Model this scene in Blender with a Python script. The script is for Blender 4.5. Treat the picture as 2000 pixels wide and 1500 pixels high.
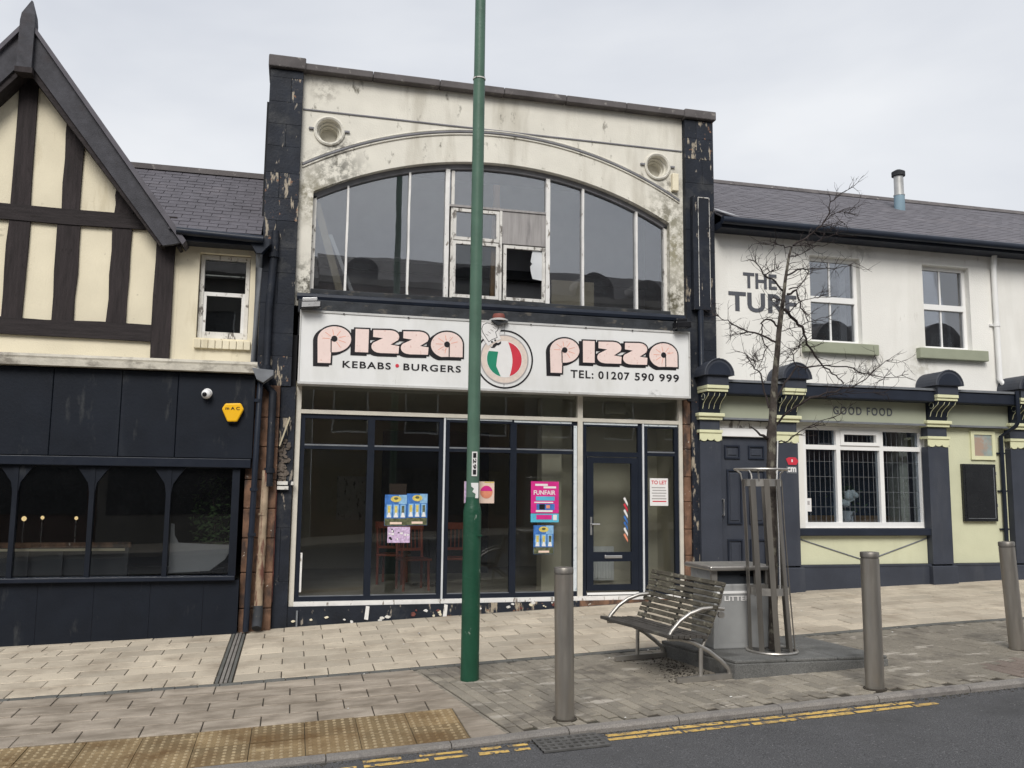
import bpy, math, random
from mathutils import Vector, Matrix
random.seed(7)
R = math.radians
for o in list(bpy.data.objects): bpy.data.objects.remove(o)
scene = bpy.context.scene
COL = scene.collection

# ------------------------------------------------------------------ camera
FPX, YAW, PITCH, ROLL, EYE = 1705.6, R(13.9), R(6.85), R(.62), 1.9
fw = Vector((math.sin(YAW)*math.cos(PITCH), math.cos(YAW)*math.cos(PITCH), math.sin(PITCH)))
r0 = Vector((math.cos(YAW), -math.sin(YAW), 0)); u0 = r0.cross(fw)
rt = math.cos(ROLL)*r0 + math.sin(ROLL)*u0; up = -math.sin(ROLL)*r0 + math.cos(ROLL)*u0
cd = bpy.data.cameras.new('camera'); cam = bpy.data.objects.new('camera', cd); COL.objects.link(cam)
cd.sensor_width = 36; cd.lens = 36*FPX/2000; cd.clip_end = 1500; cd.clip_start = .05
m = Matrix((rt, up, -fw)).transposed().to_4x4(); m.translation = Vector((0, 0, EYE)); cam.matrix_world = m
scene.camera = cam

# ------------------------------------------------------------------ sky, sun, exposure
SUN_EL, SUN_AZ = R(41), R(198)          # high, behind the viewer, veiled by cloud
w = bpy.data.worlds.new('World'); scene.world = w; w.use_nodes = True
nt = w.node_tree; nt.nodes.clear(); N = nt.nodes.new; LK = nt.links.new
sky = N('ShaderNodeTexSky'); sky.sky_type = 'NISHITA'; sky.sun_disc = False
sky.sun_elevation = SUN_EL; sky.sun_rotation = SUN_AZ; sky.air_density = 1.5; sky.dust_density = 4
sc_ = N('ShaderNodeMix'); sc_.data_type = 'RGBA'; sc_.blend_type = 'MULTIPLY'; sc_.inputs[0].default_value = 1
LK(sky.outputs[0], sc_.inputs[6]); sc_.inputs[7].default_value = (.06, .06, .06, 1)
tc = N('ShaderNodeTexCoord'); mp = N('ShaderNodeMapping'); mp.inputs['Scale'].default_value = (1, 1, 2.6)
LK(tc.outputs['Generated'], mp.inputs[0])
nz = N('ShaderNodeTexNoise'); nz.inputs['Scale'].default_value = 1.7; nz.inputs['Detail'].default_value = 5; nz.inputs['Roughness'].default_value = .5
nz.inputs['Distortion'].default_value = .25
LK(mp.outputs[0], nz.inputs['Vector'])
cr = N('ShaderNodeValToRGB'); cr.color_ramp.elements[0].position = .33; cr.color_ramp.elements[1].position = .68
cr.color_ramp.elements[0].color = (.345, .362, .40, 1); cr.color_ramp.elements[1].color = (.48, .49, .507, 1)
LK(nz.outputs[0], cr.inputs[0])
mx = N('ShaderNodeMix'); mx.data_type = 'RGBA'; mx.inputs[0].default_value = .94
LK(sc_.outputs[2], mx.inputs[6]); LK(cr.outputs[0], mx.inputs[7])
bg = N('ShaderNodeBackground'); bg.inputs[1].default_value = 1.0; LK(mx.outputs[2], bg.inputs[0])
wo = N('ShaderNodeOutputWorld'); LK(bg.outputs[0], wo.inputs[0])
sd = bpy.data.lights.new('sun', 'SUN'); sd.energy = 1.5; sd.angle = R(28); sd.color = (1, .965, .91)
sun = bpy.data.objects.new('sun', sd); COL.objects.link(sun)
dv = Vector((math.sin(SUN_AZ)*math.cos(SUN_EL), math.cos(SUN_AZ)*math.cos(SUN_EL), math.sin(SUN_EL)))
sun.rotation_euler = dv.to_track_quat('Z', 'Y').to_euler()
vs = scene.view_settings; vs.view_transform = 'Standard'; vs.look = 'None'; vs.gamma = 1; vs.exposure = 0.90
vs.use_curve_mapping = False
scene.render.engine = 'CYCLES'

# ------------------------------------------------------------------ helpers: photo ray -> point in the place
EYEV = Vector((0, 0, EYE))
def ray(px, py): return fw + rt*((px-1000)/FPX) - up*((py-750)/FPX)
def PY(px, py, Y): d = ray(px, py); return EYEV + d*(Y/d.y)
def PZ(px, py, z): d = ray(px, py); return EYEV + d*((z-EYE)/d.z)
D = 11.8
XS = [-14, -3.3, -.6, 3.7, 7.4, 10, 18]; ZS = [-.35, .02, .10, .29, .46, .54, .8]
def zf(x):
    if x <= XS[0]: return ZS[0]
    for i in range(6):
        if x <= XS[i+1]: return ZS[i] + (ZS[i+1]-ZS[i])*(x-XS[i])/(XS[i+1]-XS[i])
    return ZS[-1]
def dip(x, y):                                    # dropped kerb at the crossing
    a = min(1, max(0, (2.0-x)/.5)); b = min(1, max(0, (7.9-y)/1.3)); return .018*a*b
def g(x, y): return zf(x) - .024*(D-y) - dip(x, y)
def road_z(x, y): return zf(x) - .024*(D-6.5) - .045 + .012*min(6.5-y, 5.5)

# ------------------------------------------------------------------ materials
MATS = {}
def mat(name, col, rough=.8, var=.15, vscale=3, bump=0, bscale=40, metal=0, stain=None, stain2=None, objvar=0, stretch=(1, 1, 1), fine=0, spec=.3, blobs=None):
    m = bpy.data.materials.new(name); m.use_nodes = True; t = m.node_tree; n = t.nodes.new; l = t.links.new
    b = t.nodes['Principled BSDF']; b.inputs['Roughness'].default_value = rough; b.inputs['Metallic'].default_value = metal
    b.inputs['Specular IOR Level'].default_value = spec
    geo = n('ShaderNodeNewGeometry'); mapn = n('ShaderNodeMapping'); mapn.inputs['Scale'].default_value = stretch
    l(geo.outputs['Position'], mapn.inputs[0])
    def noise(sc, det=4, vec=None, rgh=.55):
        q = n('ShaderNodeTexNoise'); q.inputs['Scale'].default_value = sc; q.inputs['Detail'].default_value = det
        q.inputs['Roughness'].default_value = rgh
        l(vec or mapn.outputs[0], q.inputs['Vector']); return q.outputs[0]
    def ramp(v, lo, hi):
        q = n('ShaderNodeMapRange'); q.inputs[1].default_value = lo; q.inputs[2].default_value = hi; l(v, q.inputs[0]); return q.outputs[0]
    def mixc(f, a, c2, mode='MIX'):
        q = n('ShaderNodeMix'); q.data_type = 'RGBA'; q.blend_type = mode
        if isinstance(f, float): q.inputs[0].default_value = f
        else: l(f, q.inputs[0])
        for i, x in ((6, a), (7, c2)):
            if isinstance(x, tuple): q.inputs[i].default_value = (*x, 1)
            else: l(x, q.inputs[i])
        return q.outputs[2]
    lo = tuple(max(0, c*(1-var)) for c in col); hi = tuple(min(1, c*(1+var)) for c in col)
    c = mixc(ramp(noise(vscale, 5), .3, .7), lo, hi)
    if fine: c = mixc(ramp(noise(bscale*1.7, 2), .35, .65), mixc(1.0, c, (1-fine,)*3, 'MULTIPLY'), mixc(1.0, c, (1+fine,)*3, 'MULTIPLY'))
    if objvar:
        oi = n('ShaderNodeObjectInfo'); c = mixc(oi.outputs['Random'], mixc(1.0, c, (1-objvar,)*3, 'MULTIPLY'), mixc(1.0, c, (1+objvar, 1+objvar*.95, 1+objvar*.85), 'MULTIPLY'))
    for st in (stain, stain2):
        if st:
            sc, lo_, hi_, scol, sstr = st
            mm = n('ShaderNodeMapping'); mm.inputs['Scale'].default_value = sstr; l(geo.outputs['Position'], mm.inputs[0])
            c = mixc(ramp(noise(sc, 6, mm.outputs[0], .62), lo_, hi_), c, scol)
    for bl in (blobs or []):                       # grime with a shape of its own: centre, radius, colour
        ctr, rad, scol, k = bl
        vd = n('ShaderNodeVectorMath'); vd.operation = 'DISTANCE'; l(geo.outputs['Position'], vd.inputs[0]); vd.inputs[1].default_value = ctr
        f1 = ramp(vd.outputs['Value'], rad, rad*.2)
        f2 = ramp(noise(9, 6, geo.outputs['Position'], .7), .42, .58)
        mu = n('ShaderNodeMath'); mu.operation = 'MULTIPLY'; l(f1, mu.inputs[0]); l(f2, mu.inputs[1])
        mk = n('ShaderNodeMath'); mk.operation = 'MULTIPLY'; l(mu.outputs[0], mk.inputs[0]); mk.inputs[1].default_value = k
        c = mixc(mk.outputs[0], c, scol)
    l(c, b.inputs['Base Color'])
    if rough < .7:
        rr = n('ShaderNodeMapRange'); rr.inputs[3].default_value = max(.05, rough-.12); rr.inputs[4].default_value = rough+.15
        l(noise(vscale*2.3, 4), rr.inputs[0]); l(rr.outputs[0], b.inputs['Roughness'])
    if bump:
        bp = n('ShaderNodeBump'); bp.inputs['Strength'].default_value = bump; bp.inputs['Distance'].default_value = .01
        l(noise(bscale, 6), bp.inputs['Height']); l(bp.outputs[0], b.inputs['Normal'])
    MATS[name] = m; return m
def glass(name, refl, tint=(1, 1, 1), rough=0.0, haze=0, hazecol=(.3, .31, .33)):
    m = bpy.data.materials.new(name); m.use_nodes = True; t = m.node_tree; t.nodes.clear(); n = t.nodes.new; l = t.links.new
    tr = n('ShaderNodeBsdfTransparent'); tr.inputs[0].default_value = (*tint, 1)
    gl = n('ShaderNodeBsdfGlossy'); gl.inputs['Roughness'].default_value = rough; gl.inputs[0].default_value = (.95, .97, 1, 1)
    fr = n('ShaderNodeFresnel'); fr.inputs[0].default_value = 1.5
    ad = n('ShaderNodeMath'); ad.operation = 'ADD'; ad.use_clamp = True; l(fr.outputs[0], ad.inputs[0]); ad.inputs[1].default_value = refl
    nzz = n('ShaderNodeTexNoise'); nzz.inputs['Scale'].default_value = 1.3; geo = n('ShaderNodeNewGeometry'); l(geo.outputs['Position'], nzz.inputs['Vector'])
    bp = n('ShaderNodeBump'); bp.inputs['Strength'].default_value = .02; bp.inputs['Distance'].default_value = .05; l(nzz.outputs[0], bp.inputs['Height']); l(bp.outputs[0], gl.inputs['Normal'])
    mx = n('ShaderNodeMixShader'); l(ad.outputs[0], mx.inputs[0]); l(tr.outputs[0], mx.inputs[1]); l(gl.outputs[0], mx.inputs[2])
    out = n('ShaderNodeOutputMaterial'); last = mx.outputs[0]
    if haze:                                       # film of dust on the pane
        df = n('ShaderNodeBsdfDiffuse'); df.inputs[0].default_value = (*hazecol, 1)
        nq = n('ShaderNodeTexNoise'); nq.inputs['Scale'].default_value = 3.5; nq.inputs['Detail'].default_value = 6; l(geo.outputs['Position'], nq.inputs['Vector'])
        mr = n('ShaderNodeMapRange'); mr.inputs[1].default_value = .3; mr.inputs[2].default_value = .75; mr.inputs[3].default_value = haze*.5; mr.inputs[4].default_value = haze*1.4
        l(nq.outputs[0], mr.inputs[0])
        m2 = n('ShaderNodeMixShader'); l(mr.outputs[0], m2.inputs[0]); l(last, m2.inputs[1]); l(df.outputs[0], m2.inputs[2]); last = m2.outputs[0]
    l(last, out.inputs[0]); MATS[name] = m; return m
def emit(name, col, s):
    m = bpy.data.materials.new(name); m.use_nodes = True; b = m.node_tree.nodes['Principled BSDF']
    b.inputs['Base Color'].default_value = (*col, 1); b.inputs['Emission Color'].default_value = (*col, 1); b.inputs['Emission Strength'].default_value = s
    MATS[name] = m; return m
V3 = (1, 1, 1); STREAK = (1, 1, .18)
mat('cream_render', (.745, .68, .52), .85, .07, 1.6, .35, 55, stain=(2.2, .58, .78, (.47, .40, .26), STREAK), stain2=(7, .66, .8, (.30, .27, .2), V3))
mat('white_render', (.79, .78, .74), .85, .045, 1.2, .5, 45, stain=(1.1, .52, .82, (.62, .605, .555), STREAK), stain2=(6, .66, .78, (.55, .53, .48), (1, 1, .3)), blobs=[((8.75, D, 3.98), .3, (.5, .48, .42), .8), ((9.62, D, 3.95), .35, (.5, .48, .42), .8), ((7.55, D, 3.95), .3, (.52, .5, .44), .8), ((8.6, D, 5.78), .35, (.42, .41, .38), .7)])
mat('stucco', (.70, .675, .60), .88, .07, 2.2, .4, 45, stain=(2.6, .52, .78, (.46, .43, .36), STREAK), stain2=(8, .62, .74, (.16, .15, .12), (1, 1, .5)),
    blobs=[((.42, D, 6.2), .5, (.07, .07, .06), .75), ((.1, D, 5.8), .5, (.2, .18, .12), .8), ((.05, D, 4.62), .42, (.07, .065, .05), .95), ((5.28, D, 6.02), .5, (.12, .11, .07), .75), ((5.42, D, 5.5), .6, (.22, .2, .12), .8), ((5.4, D, 4.7), .5, (.10, .09, .055), .95), ((.45, D, 6.55), .25, (.1, .09, .08), .7), ((5.35, D, 6.5), .3, (.12, .11, .09), .7), ((.2, D, 7.35), .25, (.2, .18, .15), .7)])
mat('moulding_grey', (.22, .22, .235), .8, .2, 4, .2, 40)
mat('coping', (.115, .105, .105), .85, .25, 3, .3, 40, stain=(9, .6, .72, (.3, .28, .26), V3))
mat('black_paint', (.011, .0145, .023), .65, .35, 3, .5, 30, stain=(9, .645, .69, (.33, .29, .24), (1.3, 1, .45)), stain2=(2.2, .56, .72, (.05, .052, .055), V3))
mat('black_paint_flaking', (.014, .018, .028), .6, .35, 3, .7, 30, stain=(9, .56, .61, (.36, .31, .24), (1.6, 1, .4)), stain2=(13, .62, .66, (.24, .13, .08), V3))
mat('blue_black', (.0095, .0125, .0195), .5, .2, 2, .15, 30, stain=(2.2, .60, .85, (.022, .026, .034), STREAK), stain2=(7, .60, .74, (.038, .041, .045), (1, 1, .3)), spec=.18)
mat('anthracite', (.012, .016, .026), .4, .1, 4, spec=.22)
mat('timber', (.030, .024, .025), .8, .35, 4, .6, 30, stretch=(7, 7, .6), stain=(14, .62, .7, (.018, .014, .014), (1, 1, .6)))
mat('timber_h', (.028, .023, .024), .8, .35, 4, .6, 30, stretch=(.6, 7, 7), stain=(14, .62, .7, (.018, .014, .014), (.6, 1, 1)))
mat('barge', (.055, .055, .064), .75, .25, 5, .5, 30, stretch=(2, 7, 2), stain=(3, .55, .7, (.05, .045, .05), V3))
mat('slate', (.105, .10, .115), .75, .18, 6, .2, 40, stain=(2.2, .55, .75, (.145, .135, .15), V3))
mat('slate_pub', (.135, .13, .145), .75, .14, 6, .2, 40, stain=(1.6, .55, .75, (.17, .16, .172), V3))
mat('slate_far', (.045, .042, .046), .75, .2, 6, .3, 40)
mat('gutter_black', (.013, .018, .03), .4, .2, 4)
mat('lead', (.16, .17, .185), .6, .2, 5, .2, 30)
mat('white_upvc', (.80, .80, .79), .35, .03, 3)
mat('ledge_white', (.52, .49, .42), .8, .15, 6, .6, 30, stain=(7, .5, .66, (.22, .2, .17), (.6, 1, 1)))
mat('old_white', (.66, .645, .61), .7, .1, 6, .5, 40, stain=(13, .55, .62, (.17, .155, .14), (1, 1, .5)))
mat('white_peel', (.74, .73, .71), .7, .08, 6, .5, 40, stain=(11, .60, .66, (.23, .20, .17), (1.5, 1, .5)))
mat('cream_frame', (.60, .57, .50), .55, .1, 5, .2, 40, stain=(9, .66, .78, (.25, .2, .15), V3))
mat('sill_black', (.03, .033, .038), .75, .4, 5, .6, 30, stain=(8, .58, .7, (.13, .115, .095), (.5, 1, 1)))
mat('plywood', (.33, .315, .31), .85, .15, 5, .3, 60, stretch=(6, 6, .5), stain=(6, .55, .7, (.2, .19, .19), (2, 1, .2)))
mat('raw_wood', (.30, .18, .09), .8, .3, 5, .4, 40, stretch=(6, 6, .5))
mat('tan_board', (.46, .41, .30), .8, .08, 3)
mat('metal_white', (.6, .62, .64), .5, .1, 3)
mat('sandstone', (.175, .10, .065), .9, .45, 6, 1, 18, stain=(5, .46, .62, (.06, .042, .036), (1.5, 1, .6)), stain2=(17, .67, .7, (.45, .40, .34), V3))
mat('old_pipe', (.33, .255, .18), .8, .35, 6, .7, 30, stain=(7, .52, .62, (.14, .06, .045), (2, 2, .4)))
mat('red_strip', (.16, .055, .045), .8, .4, 7, .7, 30, stain=(8, .55, .65, (.06, .03, .028), (1, 1, .4)))
mat('rubble', (.12, .10, .085), .95, .4, 9, 1, 18, stain=(12, .56, .62, (.05, .045, .04), V3))
mat('sign_white', (.74, .745, .74), .4, .03, 2, stain=(1.8, .52, .82, (.60, .60, .57), (1, 1, .3)), stain2=(10, .70, .78, (.3, .28, .24), (1, 1, .3)),
    blobs=[((2.62, 11.5, 4.15), .3, (.25, .24, .23), .7), ((4.95, 11.52, 3.22), .12, (.05, .05, .045), .95), ((4.5, 11.52, 3.21), .07, (.05, .05, .045), .8)])
mat('sign_edge', (.52, .52, .51), .5, .12, 4, stain=(8, .6, .72, (.2, .17, .13), V3))
mat('print_black', (.014, .013, .016), .45, .1, 5)
mat('print_pink', (.81, .655, .61), .45, .03, 8, stain=(26, .60, .66, (.68, .47, .42), V3))
mat('print_cream', (.70, .60, .53), .45, .07, 30)
mat('print_red', (.58, .04, .065), .45, .06, 9)
mat('print_green', (.02, .24, .14), .45, .06, 9)
mat('print_white', (.76, .75, .74), .45, .03, 8)
mat('print_grey', (.38, .36, .36), .5, .06, 8)
mat('print_magenta', (.62, .03, .24), .45, .1, 9)
mat('print_cyan', (.1, .45, .62), .45, .1, 9)
mat('print_blue', (.05, .16, .45), .45, .3, 20)
mat('print_lightblue', (.25, .45, .66), .45, .2, 20)
mat('print_yellow', (.62, .5, .13), .45, .25, 25)
mat('print_olive', (.10, .11, .06), .5, .6, 28)
mat('print_lilac', (.55, .42, .60), .5, .35, 30)
mat('print_orange', (.75, .28, .17), .5, .2, 12)
mat('print_peach', (.78, .60, .50), .5, .05, 12)
mat('red_lamp', (.22, .07, .055), .6, .2, 9)
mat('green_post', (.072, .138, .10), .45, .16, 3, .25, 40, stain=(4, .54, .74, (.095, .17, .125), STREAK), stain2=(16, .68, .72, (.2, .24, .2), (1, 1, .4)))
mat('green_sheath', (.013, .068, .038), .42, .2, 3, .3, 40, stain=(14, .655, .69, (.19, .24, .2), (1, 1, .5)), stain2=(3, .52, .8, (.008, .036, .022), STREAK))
mat('steel', (.36, .335, .30), .42, .12, 5, .06, 60, metal=.85, stretch=(3, 3, .4), stain=(4, .55, .8, (.28, .24, .2), STREAK))
mat('steel_dark', (.22, .205, .185), .45, .15, 5, .05, 60, metal=.75, stretch=(3, 3, .4))
mat('steel_bright', (.47, .45, .42), .42, .1, 8, .05, 60, metal=.9)
mat('bin_grey', (.33, .335, .335), .5, .1, 4, .05, 50, metal=.25, stain=(3, .55, .8, (.16, .16, .158), STREAK))
mat('bin_dark', (.028, .032, .038), .5, .2, 4)
mat('bench_wood', (.085, .077, .06), .9, .4, 9, .9, 26, stretch=(3, .6, 3), stain=(13, .55, .63, (.21, .20, .155), V3), stain2=(20, .6, .68, (.035, .032, .025), V3))
mat('bench_seat', (.062, .057, .052), .8, .3, 9, .6, 30, stain=(9, .6, .72, (.13, .125, .1), V3))
mat('granite', (.135, .135, .13), .8, .2, 4, .4, 60, fine=.25, stain=(2.5, .5, .68, (.065, .065, .06), V3))
mat('grate_iron', (.10, .098, .095), .6, .3, 8, .3, 40)
mat('slab', (.475, .418, .335), .85, .10, 1.2, .25, 90, fine=.13, objvar=.15, stain=(1.9, .46, .72, (.315, .265, .205), V3), stain2=(11, .64, .71, (.2, .165, .13), V3))
mat('slab_worn', (.36, .31, .255), .72, .12, 1.4, .25, 90, fine=.12, objvar=.08, stain=(3.2, .38, .64, (.20, .168, .132), (.75, 1.8, 1)), stain2=(16, .69, .74, (.15, .125, .1), V3))
mat('tactile', (.20, .145, .078), .85, .25, 2, .3, 70, fine=.2, objvar=.22, stain=(2.2, .48, .66, (.135, .082, .036), V3), stain2=(4, .60, .70, (.36, .27, .15), (.5, 1.8, 1)))
mat('tactile_bar', (.33, .26, .16), .8, .2, 2, .3, 70, fine=.2, stain=(2.2, .46, .66, (.15, .095, .042), V3))
mat('sett', (.235, .212, .175), .75, .15, 1.8, .3, 60, fine=.15, objvar=.17, stain=(2.6, .50, .64, (.15, .134, .112), V3), stain2=(5, .57, .68, (.40, .365, .315), (.6, 1.6, 1)))
mat('sett_red', (.21, .17, .145), .85, .15, 1.8, .3, 60, fine=.15, objvar=.15)
mat('edging', (.12, .12, .112), .85, .15, 3, .3, 60, fine=.15, objvar=.15, stain=(4, .55, .7, (.08, .078, .07), V3))
mat('joint', (.055, .047, .038), .95, .3, 3, .5, 60, stain=(3, .5, .7, (.05, .055, .035), V3))
mat('kerb', (.22, .205, .19), .85, .15, 3, .4, 60, fine=.2, objvar=.1, stain=(3, .52, .7, (.12, .11, .105), V3))
mat('asphalt', (.092, .092, .096), .85, .16, .9, 1.0, 75, fine=.55, stain=(.9, .5, .72, (.066, .066, .068), V3), stain2=(58, .62, .70, (.28, .275, .27), V3), spec=.25)
mat('yellow_paint', (.60, .40, .12), .75, .15, 5, .4, 90, fine=.12, stain=(9, .50, .60, (.26, .19, .10), V3), stain2=(22, .54, .60, (.11, .105, .1), V3))
mat('white_paint', (.6, .6, .58), .75, .12, 5, .4, 90, stain=(14, .6, .66, (.2, .2, .19), V3))
mat('pale_green', (.60, .605, .43), .7, .06, 2, .3, 50, stain=(1.6, .52, .82, (.46, .45, .28), STREAK), stain2=(12, .68, .75, (.36, .34, .24), V3))
mat('fascia_green', (.35, .37, .285), .7, .05, 2, .1, 50)
mat('cream_trim', (.68, .68, .45), .65, .06, 4)
mat('pub_grey', (.042, .048, .064), .55, .14, 2.5, .25, 50, stain=(2.4, .54, .8, (.068, .073, .086), STREAK), stain2=(11, .68, .74, (.13, .13, .135), (1, 1, .35)))
mat('pub_dark', (.015, .02, .033), .5, .2, 3, .1, 40)
mat('sill_green', (.30, .32, .24), .75, .08, 3, .2, 50)
mat('letter_grey', (.085, .09, .105), .6, .1, 4)
mat('yellow_box', (.83, .46, .015), .35, .04, 3)
mat('white_plastic', (.78, .78, .78), .35, .03, 3)
mat('lens_black', (.01, .01, .012), .15, .1, 3, spec=.6)
mat('alloy', (.6, .6, .6), .3, .05, 5, metal=.8)
mat('bark', (.055, .046, .04), .9, .5, 12, 1, 40, stain=(16, .50, .60, (.16, .15, .12), (1, 1, .6)))
mat('twig', (.034, .026, .025), .85, .3, 8)
mat('room_beige', (.62, .57, .44), .9, .06, 1, 0)
mat('room_floor', (.36, .33, .28), .6, .1, 2)
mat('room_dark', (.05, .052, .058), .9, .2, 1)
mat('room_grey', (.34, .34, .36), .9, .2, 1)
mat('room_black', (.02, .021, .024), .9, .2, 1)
mat('navy_cloth', (.02, .035, .06), .8, .2, 3)
mat('chair_red', (.26, .062, .035), .5, .2, 5)
mat('leaf', (.055, .10, .035), .6, .5, 9)
mat('flower', (.82, .83, .76), .7, .1, 12)
mat('brick_far', (.085, .055, .045), .9, .25, 2)
mat('stone_far', (.15, .14, .125), .9, .2, 1.5)
mat('board_dark', (.012, .013, .015), .25, .2, 3, spec=.5)
mat('faded_print', (.28, .34, .33), .5, .3, 4, stain=(3, .5, .62, (.38, .28, .22), V3))
mat('flashing', (.42, .43, .44), .5, .15, 6, metal=.3)
mat('flue', (.45, .45, .44), .45, .15, 5, metal=.5)
mat('flue_blue', (.21, .30, .36), .6, .1, 5)
mat('ground_far', (.12, .115, .1), .95, .2, .2)
mat('tape_white', (.62, .67, .70), .5, .1, 8, .3, 60, stain=(20, .6, .65, (.35, .42, .46), V3))
glass('glass_upper', .13, (.93, .94, .95), 0, .06, (.24, .245, .26))
glass('glass_shop', .022, (.93, .95, .95), 0, .008, (.3, .3, .3))
glass('glass_left', .03, (.9, .92, .92), 0, .006)
glass('glass_pub', .17, (.7, .72, .75), 0, .05, (.3, .31, .33))
glass('glass_pub_low', .02, (.85, .90, .95), 0, .006)
emit('lamp_warm', (1, .72, .35), .55)

# ------------------------------------------------------------------ mesh helpers
class MB:
    def __init__(s): s.v = []; s.f = []; s.mi = []; s.cur = 0
    def add(s, vs_, fs):
        b = len(s.v); s.v += [tuple(x) for x in vs_]; s.f += [tuple(b+i for i in q) for q in fs]; s.mi += [s.cur]*len(fs); return s
    def box(s, x0, x1, y0, y1, z0, z1):
        return s.hexa([(x0, y0, z0), (x1, y0, z0), (x1, y1, z0), (x0, y1, z0), (x0, y0, z1), (x1, y0, z1), (x1, y1, z1), (x0, y1, z1)])
    def hexa(s, p): return s.add(p, [(0, 3, 2, 1), (4, 5, 6, 7), (0, 1, 5, 4), (1, 2, 6, 5), (2, 3, 7, 6), (3, 0, 4, 7)])
    def cbox(s, x0, x1, y0, y1, z0, z1, c=.01):       # box with chamfered front (y0) face
        return s.add([(x0, y1, z0), (x1, y1, z0), (x1, y1, z1), (x0, y1, z1), (x0, y0+c, z0), (x1, y0+c, z0), (x1, y0+c, z1), (x0, y0+c, z1), (x0+c, y0, z0+c), (x1-c, y0, z0+c), (x1-c, y0, z1-c), (x0+c, y0, z1-c)],
              [(0, 3, 2, 1), (0, 1, 5, 4), (1, 2, 6, 5), (2, 3, 7, 6), (3, 0, 4, 7), (4, 5, 9, 8), (5, 6, 10, 9), (6, 7, 11, 10), (7, 4, 8, 11), (8, 9, 10, 11)])
    def prism(s, pts, y0, y1):                        # (x, z) outline extruded in y
        n = len(pts); a = sum(pts[i][0]*pts[(i+1) % n][1]-pts[(i+1) % n][0]*pts[i][1] for i in range(n))
        if a < 0: pts = pts[::-1]
        return s.add([(x, y0, z) for x, z in pts]+[(x, y1, z) for x, z in pts], [tuple(range(n)), tuple(range(2*n-1, n-1, -1))]+[(i, n+i, n+(i+1) % n, (i+1) % n) for i in range(n)])
    def slab(s, pts, z0, z1):                         # (x, y) outline extruded in z
        n = len(pts); a = sum(pts[i][0]*pts[(i+1) % n][1]-pts[(i+1) % n][0]*pts[i][1] for i in range(n))
        if a < 0: pts = pts[::-1]
        zz0 = z0 if callable(z0) else (lambda x, y: z0); zz1 = z1 if callable(z1) else (lambda x, y: z1)
        return s.add([(x, y, zz0(x, y)) for x, y in pts]+[(x, y, zz1(x, y)) for x, y in pts], [tuple(range(n-1, -1, -1)), tuple(range(n, 2*n))]+[(i, (i+1) % n, n+(i+1) % n, n+i) for i in range(n)])
    def tube(s, pts, r, n=8, cap=True):
        pts = [Vector(p) for p in pts]; k = len(pts); rs = r if isinstance(r, (list, tuple)) else [r]*k
        vs_ = []; ref = None
        for i, p in enumerate(pts):
            t = (pts[min(i+1, k-1)]-pts[max(i-1, 0)]).normalized()
            if ref is None: ref = Vector((0, 0, 1)) if abs(t.z) < .9 else Vector((1, 0, 0))
            a = t.cross(ref)
            if a.length < 1e-5: a = t.orthogonal()
            a.normalize(); b = t.cross(a); ref = -b if False else ref
            vs_ += [p+(a*math.cos(q*2*math.pi/n)+b*math.sin(q*2*math.pi/n))*rs[i] for q in range(n)]
        fs = [(i*n+q, i*n+(q+1) % n, (i+1)*n+(q+1) % n, (i+1)*n+q) for i in range(k-1) for q in range(n)]
        if cap: fs += [tuple(range(n-1, -1, -1)), tuple((k-1)*n+q for q in range(n))]
        return s.add(vs_, fs)
    def bar(s, pts, wdt, th, side):                   # flat strip along pts; side = width direction
        pts = [Vector(p) for p in pts]; k = len(pts); sd_ = Vector(side).normalized(); vs_ = []
        for i, p in enumerate(pts):
            t = (pts[min(i+1, k-1)]-pts[max(i-1, 0)]).normalized(); nrm = t.cross(sd_).normalized()
            for a, b in ((-1, -1), (1, -1), (1, 1), (-1, 1)): vs_.append(p+sd_*(a*wdt/2)+nrm*(b*th/2))
        fs = [(i*4+q, i*4+(q+1) % 4, (i+1)*4+(q+1) % 4, (i+1)*4+q) for i in range(k-1) for q in range(4)]
        return s.add(vs_, fs+[(3, 2, 1, 0), tuple((k-1)*4+q for q in range(4))])
    def lathe(s, prof, c, n=24, axis='z', cap0=True):
        k = len(prof); vs_ = []
        for r, h in prof:
            for q in range(n):
                a = q*2*math.pi/n
                if axis == 'z': vs_.append((c[0]+r*math.cos(a), c[1]+r*math.sin(a), c[2]+h))
                else: vs_.append((c[0]+r*math.cos(a), c[1]+h, c[2]+r*math.sin(a)))
        fs = [(i*n+q, i*n+(q+1) % n, (i+1)*n+(q+1) % n, (i+1)*n+q) for i in range(k-1) for q in range(n)]
        return s.add(vs_, fs+([tuple(range(n-1, -1, -1))] if cap0 else [])+[tuple((k-1)*n+q for q in range(n))])
    def build(s, name, mats, parent=None, smooth=False, loc=None, bevel=0):
        me = bpy.data.meshes.new(name); o = bpy.data.objects.new(name, me); COL.objects.link(o)
        org = Vector(loc) if loc is not None else Vector((0, 0, 0))
        if parent is not None:
            off = wloc(parent); o.parent = parent
        else: off = Vector((0, 0, 0))
        base = org if loc is not None else off
        me.from_pydata([tuple(Vector(p)-base) for p in s.v], [], s.f)
        o.location = base-off
        for x in (mats if isinstance(mats, (list, tuple)) else [mats]): me.materials.append(MATS[x])
        if isinstance(mats, (list, tuple)): me.polygons.foreach_set('material_index', s.mi)
        if smooth:
            me.polygons.foreach_set('use_smooth', [True]*len(me.polygons))
            md = o.modifiers.new('es', 'EDGE_SPLIT'); md.split_angle = R(40)
        me.validate(); me.update()
        if bevel:
            b = o.modifiers.new('bv', 'BEVEL'); b.width = bevel; b.segments = 2; b.limit_method = 'ANGLE'
        return o
def wloc(o):
    v = Vector((0, 0, 0))
    while o is not None: v += o.location; o = o.parent
    return v
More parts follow.
